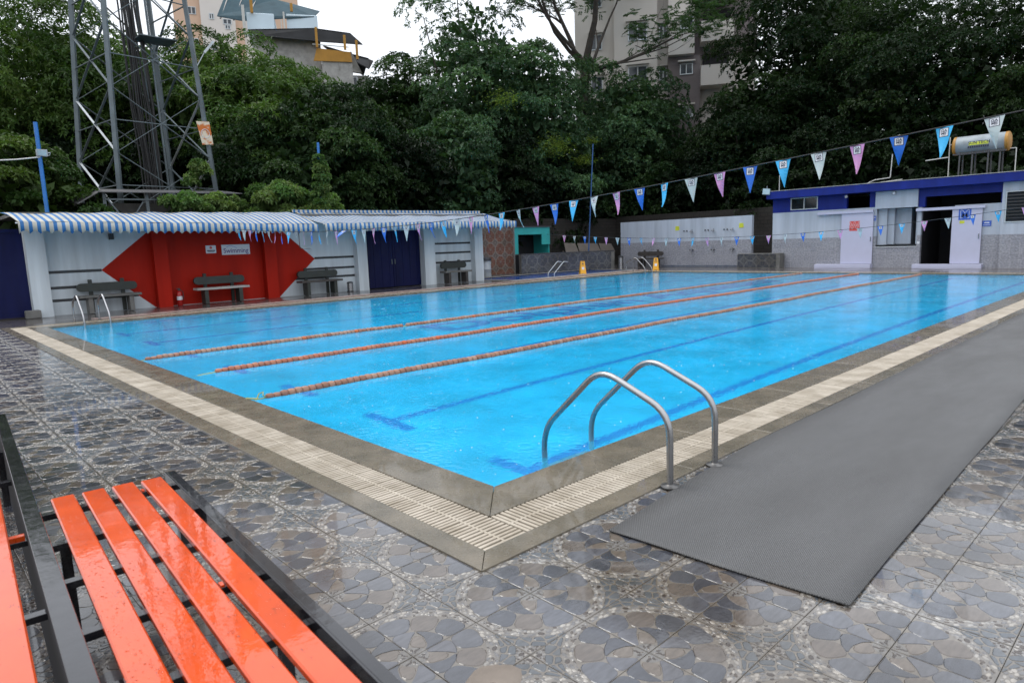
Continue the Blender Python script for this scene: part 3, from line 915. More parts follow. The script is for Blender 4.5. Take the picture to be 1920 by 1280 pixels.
def tile_mesh(name, T, seed=2, low=False):
    rg = random.Random(seed)
    stones = []            # polygon in unit tile, colour, height
    def ann(r0, r1, nth, nr, gap, pick, h, jit=0.22, sm=2, alt=False):
        rm = (r0 + r1) / 2
        Wd = PI / 2 * rm
        seeds = []
        for a in range(nr):
            for b in range(nth):
                off = 0.5 if not alt or a % 2 == 0 else 0.0
                seeds.append((Wd * (b + off + rg.uniform(-jit, jit) + (0 if off else 0.5)) / nth, r0 + (r1 - r0) * (a + 0.5 + rg.uniform(-jit, jit)) / nr))
        reg = [(gap / 2, r0), (Wd - gap / 2, r0), (Wd - gap / 2, r1), (gap / 2, r1)]
        for i, p in cells(seeds, reg, gap):
            p = chaikin(p, sm - 1) if sm > 1 else p
            p = [(q[1] * math.cos(q[0] / rm), q[1] * math.sin(q[0] / rm)) for q in p]
            stones.append((p, pick(i), h))
    ann(0.19, 0.535, 3, 1, 0.012, lambda i: rg.choice(MAUVE if i == 1 else BLUE), 0.0018, 0.20, 3)
    ann(0.53, 0.89, 3, 1, 0.012, lambda i: rg.choice(BLUE if i % 2 == 0 else MAUVE), 0.0018, 0.16, 3)
    def band(r0, r1, c):
        """pale ground of a pebble band"""
        th = [PI / 2 * k / 10 for k in range(11)]
        for k in range(10):
            stones.append(([(r0 * math.cos(th[k]), r0 * math.sin(th[k])), (r1 * math.cos(th[k]), r1 * math.sin(th[k])), (r1 * math.cos(th[k + 1]), r1 * math.sin(th[k + 1])), (r0 * math.cos(th[k + 1]), r0 * math.sin(th[k + 1]))], c, 0.00035))
    def pebbles(n, place, size, gap, pick):
        got = []
        for _ in range(n * 40):
            x, y, al = place()
            a = size * rg.uniform(0.65, 1.5); b_ = a * rg.uniform(0.42, 0.75)
            if x - a < 0.012 or y - a < 0.012 or x + a > 0.99 or y + a > 0.99: continue
            if any(math.hypot(x - g_[0], y - g_[1]) < (a + b_ + g_[2]) * 0.42 + gap for g_ in got): continue
            got.append((x, y, a + b_))
            al += rg.uniform(-0.6, 0.6)
            pts = []
            for k in range(6):
                t = 2 * PI * k / 6
                u_, v_ = a * math.cos(t), b_ * math.sin(t)
                pts.append((x + u_ * math.cos(al) - v_ * math.sin(al), y + u_ * math.sin(al) + v_ * math.cos(al)))
            stones.append((pts, pick(), 0.0015))
            if len(got) >= n: break
    wb_ = lambda p_: (lambda: rg.choice(BROWN) if rg.random() < p_ else rg.choice(WHITE + [(0.14, 0.145, 0.16)]))
    band(0.90, 1.045, (0.165, 0.16, 0.155))
    def on_ring():
        t = rg.uniform(0.02, PI / 2 - 0.02); r = rg.uniform(0.905, 1.025)
        return r * math.cos(t), r * math.sin(t), t + PI / 2
    pebbles(64, on_ring, 0.036, 0.001, wb_(0.27))
    band(0.015, 0.185, (0.16, 0.16, 0.16))
    def in_eye():
        t = rg.uniform(0.1, PI / 2 - 0.1); r = rg.uniform(0.05, 0.16)
        return r * math.cos(t), r * math.sin(t), t
    pebbles(11, in_eye, 0.032, 0.001, wb_(0.45))
    # the spandrel between four circles
    seeds = [(0.97, 0.36), (0.90, 0.56), (0.99, 0.60), (0.80, 0.73), (0.58, 0.90), (0.37, 0.97), (0.70, 0.86), (0.60, 0.99), (0.89, 0.74), (0.75, 0.90)]
    
    def ex(s_, p):
        a = math.atan2(s_[1], s_[0])
        p = clip(p, -math.cos(a), -math.sin(a), -1.05)
        p = clip(p, 0.7071, 0.7071, 1.24)
        return p
    for i, p in cells(seeds, [(0, 0), (0.99, 0), (0.99, 0.99), (0, 0.99)], 0.022, ex, 2.0):
        r_ = max(math.hypot(q[0] - seeds[i][0], q[1] - seeds[i][1]) for q in p)
        if r_ > 0.16:
            p = [(seeds[i][0] + (q[0] - seeds[i][0]) * min(1, 0.16 / max(1e-6, math.hypot(q[0] - seeds[i][0], q[1] - seeds[i][1]))), seeds[i][1] + (q[1] - seeds[i][1]) * min(1, 0.16 / max(1e-6, math.hypot(q[0] - seeds[i][0], q[1] - seeds[i][1])))) for q in p]
        c = rg.choice(SLATE) if i < 10 else rg.choice(WHITE if rg.random() < 0.55 else BROWN)
        stones.append((chaikin(p, 1), c, 0.0016))
    stones.append(([(0.985, 0.79), (0.985, 0.985), (0.79, 0.985)], (0.165, 0.165, 0.17), 0.00035))
    def in_corner():
        while True:
            x, y = rg.uniform(0.72, 0.98), rg.uniform(0.72, 0.98)
            if x + y > 1.745: return x, y, rg.uniform(0, 3)
    pebbles(26, in_corner, 0.031, 0.001, wb_(0.38))
    V, F, C = [], [], []
    g = 0.0016
    e = T - g
    V += [(g, g, 0), (e, g, 0), (e, e, 0), (g, e, 0), (g, g, -0.011), (e, g, -0.011), (e, e, -0.011), (g, e, -0.011)]
    F += [(0, 1, 2, 3), (0, 4, 5, 1), (1, 5, 6, 2), (2, 6, 7, 3), (3, 7, 4, 0)]
    C += [GROUT] * 5
    for p, c, h in stones:
        if len(p) < 3: continue
        P = [(min(max(q[0] * T, g + .001), e - .001), min(max(q[1] * T, g + .001), e - .001)) for q in p]
        area = sum(P[i][0] * P[(i + 1) % len(P)][1] - P[(i + 1) % len(P)][0] * P[i][1] for i in range(len(P)))
        if area < 0: P = P[::-1]
        if abs(area) < 2e-5: continue
        mx_, my_ = sum(q[0] for q in P) / len(P), sum(q[1] for q in P) / len(P)
        rad = math.sqrt(abs(area) / 2 / PI)
        k = max(0.55, 1 - 0.0028 / max(rad, 1e-4))
        b = len(V); n = len(P)
        if low:
            V += [(q[0], q[1], h * 0.7) for q in P]
            F.append(tuple(range(b, b + n))); C.append(c)
            continue
        V += [(q[0], q[1], 0.0002) for q in P] + [(mx_ + (q[0] - mx_) * k, my_ + (q[1] - my_) * k, h) for q in P]
        F.append(tuple(range(b + n, b + 2 * n))); C.append(c)
        for i in range(n):
            j = (i + 1) % n
            F.append((b + i, b + j, b + n + j, b + n + i)); C.append(tuple(x * 0.9 for x in c))
    return V, F, C

TS = 0.3325
TV, TF, TC = tile_mesh('tile', TS)
LV_, LF_, LC_ = tile_mesh('tile', TS, low=True)
def col_mesh(name, V, F, C, m):
    me = bpy.data.meshes.new(name)
    me.from_pydata(V, [], F)
    a = me.attributes.new('Col', 'FLOAT_COLOR', 'FACE')
    a.data.foreach_set('color', np.array([(*c, 1) for c in C], dtype=np.float32).ravel())
    me.materials.append(m)
    return me
tile_me = col_mesh('tile', TV, TF, TC, MT['tile'])
def recolour(table):
    out = []
    for c in TC:
        k = 'g'
        for nm, pal_ in (('s', BLUE), ('m', MAUVE), ('l', SLATE), ('w', WHITE), ('b', BROWN)):
            if any(abs(c[0] - q[0]) < 1e-6 or abs(c[0] - q[0] * 0.9) < 1e-6 for q in pal_): k = nm; break
        out.append(table[k])
    return out
tile_brown = col_mesh('tile', TV, TF, recolour(dict(s=(0.135, 0.050, 0.030), m=(0.165, 0.080, 0.052), l=(0.085, 0.060, 0.048), w=(0.21, 0.18, 0.155), b=(0.05, 0.025, 0.018), g=(0.17, 0.145, 0.125))), MT['tile_brown'])
tile_slate = col_mesh('tile', TV, TF, recolour(dict(s=(0.048, 0.055, 0.072), m=(0.075, 0.078, 0.090), l=(0.055, 0.062, 0.075), w=(0.145, 0.148, 0.158), b=(0.03, 0.03, 0.034), g=(0.115, 0.118, 0.125))), MT['tile_slate'])

MATP = [(-0.03, -0.99), (0.06, -2.24), (4.8, -2.07), (12.8, -2.02), (27.0, -1.98), (27.0, -0.86), (12.8, -0.80), (1.93, -0.83)]
pav = tag(MB().box(-4.2, -0.80, -4.5, 17.05, -0.05, -0.0115).box(-0.799, 9.0, -4.5, -0.80, -0.05, -0.0114).build('deck_paving', MT['deckbase']), kind='structure')
cR, cU, cF = Vector(rgt), Vector(upv), Vector(fwd)
def proj(p):
    q = Vector(p) - Vector(CAM)
    z = q.dot(cF)
    if z < 0.1: return None
    return (960 + 1247.8 * q.dot(cR) / z, 640 - 1247.8 * q.dot(cU) / z, z)
spots = []
for a in range(-11, 30):
    for b in range(-11, 55):
        x, y = -0.79 + a * TS, -1.13 + b * TS
        if not ((x + TS <= -0.78 and y < 17.0) or (y + TS <= -0.79 and x < 9.0)): continue
        if x > 0.15 and -2.0 < y and y + TS < -0.95 and x < 9: continue
        pr = proj((x + TS / 2, y + TS / 2, 0))
        if pr is None or not (-330 < pr[0] < 2250 and pr[1] < 1620): continue
        inside = -40 < pr[0] < 1960 and pr[1] < 1320
        spots.append((0 if inside else 1, pr[2], a, b, x, y))
spots.sort()
rot = {(0, 0): 0, (1, 0): PI / 2, (1, 1): PI, (0, 1): -PI / 2}
restV, restF, restC, nb = [], [], [], 0
tva = np.array(LV_)
rgt_ = random.Random(8)
for k, (_, _, a, b, x, y) in enumerate(spots):
    rz = rot[(a % 2, b % 2)]
    ox = x + (TS if a % 2 else 0); oy = y + (TS if b % 2 else 0)
    dz = rgt_.uniform(-0.0006, 0.0006)
    if k < 300:
        o = bpy.data.objects.new('tile', tile_me)
        COL.objects.link(o)
        o.parent = pav
        o.location = (ox, oy, dz)
        o.rotation_euler = (rgt_.uniform(-.0012, .0012), rgt_.uniform(-.0012, .0012), rz)
    else:
        c, s_ = math.cos(rz), math.sin(rz)
        vv = tva.copy()
        vv[:, 0] = tva[:, 0] * c - tva[:, 1] * s_ + ox
        vv[:, 1] = tva[:, 0] * s_ + tva[:, 1] * c + oy
        vv[:, 2] += dz
        restV.append(vv); restF += [tuple(i + nb for i in f) for f in LF_]; restC += LC_
        nb += len(LV_)
if restV:
    o = bpy.data.objects.new('tiles_beyond', col_mesh('tiles_beyond', np.concatenate(restV).tolist(), restF, restC, MT['tile']))
    COL.objects.link(o); o.parent = pav
    tag(o, kind='stuff')
# hardened mortar patch with a bolt hole at the bottom of the view
pm = MB((-1.36, -1.50, 0))
ring = [(-1.36 + 0.13 * (1 + 0.18 * math.sin(3 * t + 1)) * math.cos(t), -1.50 + 0.12 * (1 + 0.2 * math.sin(2 * t)) * math.sin(t)) for t in [k * PI / 9 for k in range(18)]]
pm.add([(x, y, 0.001) for x, y in ring] + [(-1.36 + (x + 1.36) * 0.85, -1.5 + (y + 1.5) * 0.85, 0.009) for x, y in ring] + [(-1.36 + (x + 1.36) * 0.12, -1.5 + (y + 1.5) * 0.12, 0.009) for x, y in ring] + [(-1.36 + (x + 1.36) * 0.1, -1.5 + (y + 1.5) * 0.1, 0.003) for x, y in ring],
       [(i, (i + 1) % 18, 18 + (i + 1) % 18, 18 + i) for i in range(18)] + [(18 + i, 18 + (i + 1) % 18, 36 + (i + 1) % 18, 36 + i) for i in range(18)] + [(36 + i, 36 + (i + 1) % 18, 54 + (i + 1) % 18, 54 + i) for i in range(18)] + [tuple(range(54, 72))])
tag(pm.build('mortar_patch', MT['mortar'], smooth=True), 'brown mortar patch with a hole on the tiles at the bottom edge', 'mortar patch')
# ================================================================== NEAR THINGS
# rubber mat
mm = MB((0, -1.5, 0))
top = []
def edge(x, side):
    P = [(-0.03, -0.99), (1.93, -0.83), (12.8, -0.80), (27.0, -0.86)] if side else [(0.06, -2.24), (4.8, -2.07), (12.8, -2.02), (27.0, -1.98)]
    for i in range(len(P) - 1):
        if x <= P[i + 1][0] or i == len(P) - 2:
            t = (x - P[i][0]) / (P[i + 1][0] - P[i][0])
            return P[i][1] + (P[i + 1][1] - P[i][1]) * t
NX, NY = 90, 8
V, F = [], []
for i in range(NX + 1):
    t = (i / NX) ** 1.5
    for j in range(NY + 1):
        s_ = j / NY
        x = (-0.03 * (1 - s_) + 0.06 * s_) + t * 27.0
        ya, yb = edge(x, 1), edge(x, 0)
        y = ya + (yb - ya) * s_
        z = 0.0135 + (0.005 * max(0.0, 1 - t * 27 / 0.25) * (0.5 + 0.5 * math.sin(s_ * 7))) + 0.002 * math.sin(x * 2.1 + y * 3) * math.sin(y * 4 + x) + (0.012 * max(0, math.sin(x * 1.3)) if j in (0, NY) and x > 0.6 else 0) * 0.4
        V.append((x + 0.006 * math.sin(y * 5.2) * (1 if i == 0 else 0.3), y + (0.006 * math.sin(x * 1.1) + 0.003 * math.sin(x * 3.1)) * (1 if j in (0, NY) else 0.4), z))
for i in range(NX):
    for j in range(NY):
        a = i * (NY + 1) + j
        F.append((a, a + 1, a + NY + 2, a + NY + 1))
mm.add(V, F)
o = mm.build('rubber_mat', MT['rubber'], smooth=True)
sd = o.modifiers.new('thick', 'SOLIDIFY'); sd.thickness = 0.007; sd.offset = -1
tag(o, 'long dark grey ribbed rubber mat along the right side of the pool', 'mat')

# orange slat benches
BU = Vector((0.0640, 0.99795, 0)); BV = Vector((0.99795, -0.0640, 0))     # along and across the bench
def bench_pt(s_, t_, z): 
    p = Vector((-1.84, 0.60, 0)) + BU * s_ + BV * t_
    return (p.x, p.y, z)
def slat(mb, s0, s1, t0, t1, z0, z1, c=0.006):
    def ring(d, z): return [bench_pt(s0 + d, t0 + d, z), bench_pt(s1 - d, t0 + d, z), bench_pt(s1 - d, t1 - d, z), bench_pt(s0 + d, t1 - d, z)]
    Vv = ring(0, z0) + ring(0, z1 - c) + ring(c, z1)
    Ff = [(3, 2, 1, 0), (8, 9, 10, 11)]
    for k in (0, 4):
        for i in range(4):
            j = (i + 1) % 4
            Ff.append((k + i, k + j, k + 4 + j, k + 4 + i))
    mb.add(Vv, Ff)
b1 = empty('slat_bench', bench_pt(-1.4, -0.25, 0), 'orange bench with four slats in full view in the bottom left corner', 'bench', 'orange slatted benches')
for k in range(4):
    part('slat', MT['orange'], b1, lambda m: slat(m, -3.1, [0.0, 0.02, 0.03, 0.04][k], -0.105 - 0.131 * k, -0.005 - 0.131 * k, 0.425, 0.45))
rb = random.Random(17)
def beads(m, s0, s1, t0, t1, z, n):
    for _ in range(n):
        s_, t_ = rb.uniform(s0, s1), rb.uniform(t0, t1)
        r = rb.choice((0.0012, 0.0016, 0.0022, 0.0032)) * rb.uniform(0.8, 1.3); el = rb.uniform(1, 1.6)
        base = [bench_pt(s_ + r * el * math.cos(a), t_ + r * math.sin(a), z) for a in [k * PI / 4 for k in range(8)]]
        mid = [bench_pt(s_ + 0.72 * r * el * math.cos(a), t_ + 0.72 * r * math.sin(a), z + r * 0.32) for a in [k * PI / 4 for k in range(8)]]
        m.add(base + mid + [bench_pt(s_, t_, z + r * 0.46)], [(i, (i + 1) % 8, 8 + (i + 1) % 8, 8 + i) for i in range(8)] + [(8 + i, 8 + (i + 1) % 8, 16) for i in range(8)])
for k in range(4):
    o = part('rain_beads', MT['bead'], b1, lambda m: beads(m, -1.9, -0.02, -0.10 - 0.131 * k, -0.01 - 0.131 * k, 0.4501, 420), True)
    tag(o, kind='stuff')
part('side_rail', MT['black_iron'], b1, lambda m: (slat(m, -3.15, 0.05, 0.022, 0.030, 0.385, 0.452, 0.001), slat(m, -3.15, 0.05, 0.030, 0.072, 0.444, 0.4515, 0.002)))
for s0 in (-0.08, -0.52, -0.95, -1.40, -1.85, -2.3, -2.8):
    part('cross_bar', MT['black_iron'], b1, lambda m: slat(m, s0 - 0.04, s0, -0.56, 0.022, 0.395, 0.4235, 0.001))
    if s0 in (-0.08, -1.40, -2.8):
        part('bracket', MT['orange'], b1, lambda m: slat(m, s0 - 0.036, s0 - 0.004, -0.125 - 0.0, -0.11, 0.4236, 0.432, 0.001))
for s0 in (-0.45, -1.75, -2.9):
    for t0 in (-0.50, -0.02):
        part('leg', MT['black_iron'], b1, lambda m: slat(m, s0 - 0.02, s0 + 0.02, t0 - 0.02, t0 + 0.02, 0.0, 0.394, 0.001))
b2 = empty('slat_bench', bench_pt(-0.5, -0.9, 0), 'orange slatted bench cut off by the left edge, with a tall black post', 'bench', 'orange slatted benches')
part('side_rail', MT['black_iron'], b2, lambda m: slat(m, -3.2, 2.52, -0.622, -0.555, 0.448, 0.456, 0.002))
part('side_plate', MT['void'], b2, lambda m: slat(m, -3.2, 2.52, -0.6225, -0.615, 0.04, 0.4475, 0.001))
for k in range(3):
    part('slat', MT['orange'], b2, lambda m: slat(m, -3.1, 2.4, -0.80 - 0.131 * k, -0.688 - 0.131 * k, 0.425, 0.45))
for s0 in (2.2, 0.75, -0.3, -1.1, -1.9, -2.7):
    part('cross_bar', MT['black_iron'], b2, lambda m: slat(m, s0 - 0.04, s0, -1.2, -0.6226, 0.375, 0.4, 0.001))
    if s0 == -0.3: part('bracket', MT['orange'], b2, lambda m: slat(m, s0 - 0.036, s0 - 0.004, -0.688, -0.63, 0.4001, 0.424, 0.001))
for s0 in (2.49,):
    part('tall_post', MT['black_iron'], b2, lambda m: slat(m, s0 - 0.03, s0 + 0.03, -0.655, -0.60, 0.0, 1.75, 0.002))
for s0 in (1.6, -2.4):
    part('leg', MT['black_iron'], b2, lambda m: slat(m, s0 - 0.02, s0 + 0.02, -0.66, -0.6226, 0.0, 0.3745, 0.001))

# pool ladders
def make_ladder(label):
    """local frame: deck side at -y, water side at +y, the pair along x"""
    r = empty('pool_ladder', (0, 0, 0), label, 'pool ladder', 'steel pool ladders')
    for x in (0.0, 0.565):
        P = bend([(x, -0.87, 0.0), (x, -0.87, 0.50), (x, -0.30, 0.735), (x, 0.265, 0.20), (x, 0.265, -0.9)], 0.16, 6)
        m = MB(); m.tube(P, 0.0225, 14)
        rail = m.build('handrail', MT['steel'], r, True)
        m = MB(); m.lathe([(0.062, 0.013), (0.062, 0.019), (0.03, 0.024), (0.024, 0.030)], (x, -0.87, 0), 16)
        m.build('flange', MT['steel_dark'], rail, True)
    for k in range(3):
        m = MB(); m.box(0.02, 0.545, 0.22, 0.31, -0.32 - 0.25 * k, -0.295 - 0.25 * k, c=0.004)
        m.build('step', MT['steel'], r)
    return r
lad = make_ladder('steel ladder at the near corner of the pool beside the grey mat')
lad.location = (0.77, 0, 0)
for (x, y, lb) in ((1.30, PW - 0.02, 'steel ladder at the far left corner of the pool before the white wall'),
                   (25.0 - 0.2, PW - 0.02, 'steel ladder at the far end of the pool beside a yellow floor sign')):
    c = copy_tree(lad); c.location = (x, y, 0); c.rotation_euler = (0, 0, PI); c['label'] = lb
kl = empty('wading_pool_handrails', (21.3, 19.2, 0), 'pair of thin slanting steel handrails at the wading pool', 'handrail')
for dy in (0.0, 0.42):
    part('handrail', MT['galv_bright'], kl, lambda m: m.tube(bend([(21.15, 19.05 + dy, -0.3), (21.15, 19.05 + dy, 0.10), (21.75, 18.95 + dy, 0.66), (22.0, 18.92 + dy, 0.62)], 0.08), 0.018, 8), True)

# lane ropes with floats
fm = MB()
fm.lathe([(0.012, -0.040), (0.040, -0.040), (0.050, -0.030), (0.052, 0.0), (0.050, 0.030), (0.040, 0.040), (0.012, 0.040)], (0, 0, 0), 12, 0, 'X')
pal = [
    [(0.0, (0.32, 0.15, 0.095)), (0.22, (0.30, 0.18, 0.13)), (0.45, (0.25, 0.11, 0.07)), (0.62, (0.34, 0.21, 0.155)), (0.80, (0.29, 0.13, 0.08)), (0.96, (0.46, 0.12, 0.035))],
    [(0.0, (0.38, 0.125, 0.068)), (0.25, (0.33, 0.11, 0.062)), (0.5, (0.40, 0.155, 0.09)), (0.8, (0.31, 0.125, 0.08)), (0.95, (0.48, 0.10, 0.03))],
    [(0.0, (0.30, 0.145, 0.095)), (0.3, (0.25, 0.12, 0.075)), (0.55, (0.33, 0.175, 0.115)), (0.8, (0.235, 0.115, 0.08)), (0.94, (0.34, 0.21, 0.15))]]
rr = random.Random(11)
for i, (yl, xs_, lb) in enumerate(((8.50, 0.12, 'lane rope of mixed salmon and cream floats, farthest left of the three'),
                                   (6.33, 0.45, 'lane rope of bright orange floats, middle of the three'),
                                   (4.145, 0.22, 'lane rope of dull brown-pink floats, nearest to the steel ladder'))):
    ro = empty('lane_rope', (xs_, yl, -0.028), lb, 'lane rope', 'lane ropes across the pool')
    sag = lambda x: 0.03 * math.sin(x * 0.7 + i) + 0.02 * math.sin(x * 1.9 + 2 * i)
    part('cable', MT['rope'], ro, lambda m: m.tube([(0.0, yl, -0.10), (xs_ * 0.5, yl, -0.026)] + [(xs_ + k * 0.6, yl + sag(xs_ + k * 0.6), -0.022) for k in range(int((PL - xs_ - 0.2) / 0.6))] + [(PL, yl, -0.06)], 0.007, 6), True)
    if i == 2:
        part('knot', MT['rope'], ro, lambda m: (m.tube([(0.12, yl, -0.02), (0.16, yl + .03, 0.03), (0.2, yl, 0.05), (0.18, yl - .03, 0.02), (0.22, yl, -0.02)], 0.007, 6), m.tube([(0.0, yl, 0.012), (0.08, yl + .02, -0.01), (0.14, yl, -0.02)], 0.009, 6)), True)
    me = fm.mesh('float', random_mat('lane_float_plastic', pal[i]))
    me.polygons.foreach_set('use_smooth', [True] * len(me.polygons)); me.set_sharp_from_angle(angle=R_(50))
    n = int((PL - 0.35 - xs_) / 0.0865)
    for k in range(n):
        x = xs_ + 0.05 + k * 0.0865
        if i == 0 and 5.05 < x < 5.13: continue
        o = bpy.data.objects.new('float', me)
        COL.objects.link(o); o.parent = ro
        ends = 0.75 if k < 2 else 1.0
        o.location = (x - xs_, sag(x) + rr.uniform(-.002, .002), 0.010 + rr.uniform(-.003, .003))
        o.rotation_euler = (rr.uniform(0, 6), rr.uniform(-.05, .05), rr.uniform(-.05, .05))
        o.scale = (1, ends, ends)

# bunting lines
def pennant_mesh(m, h=0.325, wd=0.178, curl=0.0, twist=0.0):
    b = MB()
    # plane faces -x: local u = -y (reading direction), v = z, hung from z = 0
    n = 8
    V, F = [], []
    for k in range(n + 1):
        t = k / n
        w_ = wd / 2 * (1 - t) + 0.003 * t
        u = max(0.0, t - 0.34) / 0.66
        a = twist * u
        for s_ in (1, 0, -1):
            V.append((curl * u * u + s_ * w_ * math.sin(a) + (0.012 * u if s_ else 0), s_ * w_ * math.cos(a), -h * t))
    for k in range(n):
        for s_ in (0, 1):
            F.append((k * 3 + s_, k * 3 + s_ + 1, k * 3 + s_ + 4, k * 3 + s_ + 3))
    b.add(V, F)
    return b.mesh('pennant', m)
def logo_mesh(h=0.30):
    b = MB()
    s_ = 0.080
    zc = -0.056
    q = lambda x, hw: [(x, hw, zc - hw), (x, -hw, zc - hw), (x, -hw, zc + hw), (x, hw, zc + hw)]
    b.prism(q(-0.0012, s_ / 2 + 0.006), (0.001, 0, 0), 0)
    b.prism(q(-0.0022, s_ / 2), (0.0008, 0, 0), 1)
    for tx, dz in (('GA', 0.0165), ('ME', -0.0125)):
        put_text(b, tx, 0.037, (-0.0028, 0, zc + dz), (0, -1, 0), (0, 0, 1), 0, 0.03, 1.15)
    b.prism([(-0.0027, 0.018, zc - 0.0335), (-0.0027, -0.018, zc - 0.0335), (-0.0027, -0.018, zc - 0.0305), (-0.0027, 0.018, zc - 0.0305)], (0.0004, 0, 0), 0)
    return b.mesh('logo', [MT['sign_ink'], MT['sign_white']])
lg = logo_mesh()
cols = {'w': MT['flag_white'], 'c': MT['flag_cyan'], 'b': MT['flag_blue'], 'p': MT['flag_pink']}
pm_ = {(k, q): pennant_mesh(m, curl=cu, twist=tw_) for k, m in cols.items() for q, (cu, tw_) in enumerate(((0.0, 0.1), (0.05, 0.5), (-0.04, -0.4), (0.03, -0.8)))}
def catenary(y, pts):
    for i in range(len(pts) - 1):
        if pts[i][0] <= y <= pts[i + 1][0]:
            t = (y - pts[i][0]) / (pts[i + 1][0] - pts[i][0])
            t = t
            return pts[i][1] + (pts[i + 1][1] - pts[i][1]) * t
    return pts[-1][1]
def bunting(label, X, pts, y_first, step, n, order, seed, scale=1.0):
    ro = empty('bunting_line', (X, pts[0][0], pts[0][1]), label, 'bunting', 'bunting lines over the pool')
    fit = np.polyfit([p[0] for p in pts], [p[1] for p in pts], 4)
    f = lambda y: float(np.polyval(fit, y))
    ya, yb = pts[0][0], pts[-1][0]
    part('cord', MT['cord'], ro, lambda m: m.tube([(X, ya + (yb - ya) * k / 60, f(ya + (yb - ya) * k / 60)) for k in range(61)], 0.007, 6), True)
    rg = random.Random(seed)
    for k in range(n):
        y = y_first + step * k
        c = order[k % 4]
        o = bpy.data.objects.new('pennant', pm_[(c, rg.randrange(4))])
        COL.objects.link(o); o.parent = ro
        z = f(y)
        sl_ = math.atan(float(np.polyval(np.polyder(fit), y)))
        o.location = (0, y - pts[0][0], z - pts[0][1] - 0.004)
        o.rotation_euler = (sl_ * 0.8 + rg.uniform(-.05, .05), rg.uniform(-0.12, 0.2), rg.uniform(-0.45, 0.35))
        o.scale = (1, scale, scale * rg.uniform(0.95, 1.04))
        if rg.random() < 0.08 and k > 24: o.rotation_euler[1] = rg.uniform(0.6, 1.2)
        l_ = bpy.data.objects.new('logo', lg)
        COL.objects.link(l_); l_.parent = o
    return ro
bunting('string of pennants sagging from the upper right down to the striped awning', 5.5,
        [(-2.6, 2.80), (-1.55, 2.715), (-0.68, 2.64), (0.17, 2.555), (1.08, 2.485), (2.87, 2.36), (4.73, 2.24), (6.62, 2.14), (8.98, 2.07), (11.79, 2.08), (14.17, 2.14), (18.3, 2.38)],
        -1.56, 0.431, 46, 'wcbp', 4)
bunting('string of small pennants across the far end of the pool', 20.0,
        [(0.0, 2.16), (0.84, 2.08), (1.77, 2.0), (3.63, 1.785), (5.55, 1.63), (8.49, 1.585), (12.05, 1.635), (15.15, 1.73), (18.4, 1.99)],
        0.5, 0.60, 29, 'pcbw', 9, 0.95)

# ================================================================== LEFT WALL BUILDING
YW, YP = 20.2, 19.9
bw = empty('poolside_shelter', (9.0, 20.3, 0), 'long white poolside wall with a red diamond, pillars and blue doors under striped awnings', 'building')
part('wall', MT['white_wall'], bw, lambda m: (m.box(0.3, 11.28, YW, YW + 0.2, -0.02, 2.85), m.box(14.06, 17.34, YW, YW + 0.2, -0.02, 2.85), m.box(11.2801, 14.0599, YW + 0.02, YW + 0.22, 2.32, 2.85)))
part('painted_diamond', MT['red_wall'], bw, lambda m: m.prism([(2.15, YW - 0.004, 1.25), (3.55, YW - 0.004, 0.0), (7.72, YW - 0.004, 0.0), (9.19, YW - 0.004, 1.31), (7.70, YW - 0.004, 2.6), (3.81, YW - 0.004, 2.6)], (0, 0.0035, 0)))
for x0, x1, mt in ((0.30, 0.76, 'white_wall'), (3.58, 4.0, 'red_wall'), (7.16, 7.58, 'red_wall'), (10.85, 11.28, 'white_wall'), (14.06, 14.62, 'white_wall'), (16.86, 17.34, 'white_wall')):
    part('pillar', MT[mt], bw, lambda m: m.box(x0, x1, YP, YW - 0.0045, -0.02, 2.86, c=0.006))
for x0, x1, z in ((0.78, 2.16, 1.25), (0.78, 2.62, 0.79), (0.78, 3.1, 0.42), (9.18, 10.84, 1.33), (8.75, 10.84, 0.93), (8.35, 10.84, 0.60), (14.64, 16.84, 1.72), (14.64, 16.84, 1.31), (14.64, 16.84, 0.90)):
    part('wall_stripe', MT['dark_stripe'], bw, lambda m: m.box(x0, x1, YW - 0.003, YW - 0.0002, z - 0.042, z + 0.042))
for x0, x1, hx in ((11.30, 12.665, 12.6), (12.685, 14.04, 12.75)):
    d = part('door', MT['navy'], bw, lambda m: m.box(x0, x1, YW + 0.02, YW + 0.07, 0.02, 2.31, c=0.004))
    for k in range(4):
        sub('rib', MT['navy'], d, lambda m: m.box(x0 + 0.1 + k * 0.36, x0 + 0.12 + k * 0.36, YW + 0.008, YW + 0.0199, 0.05, 2.28))
    sub('handle', MT['galv'], d, lambda m: m.box(hx - 0.015, hx + 0.015, YW - 0.02, YW + 0.0199, 0.95, 1.15))
part('roof_slab', MT['cement'], bw, lambda m: m.box(0.1, 17.7, YW - 0.25, YW + 3.0, 2.861, 2.96))
part('shower_pipe', MT['chrome'], bw, lambda m: m.tube(bend([(8.62, YW - 0.03, 2.5), (8.62, YW - 0.03, 1.72), (8.95, YW - 0.2, 1.70)], 0.05), 0.014, 6), True)
sw = part('security_lamp', MT['dark_stripe'], bw, lambda m: m.box(2.45, 2.55, YP + 0.1, YW - 0.0001, 2.16, 2.34))

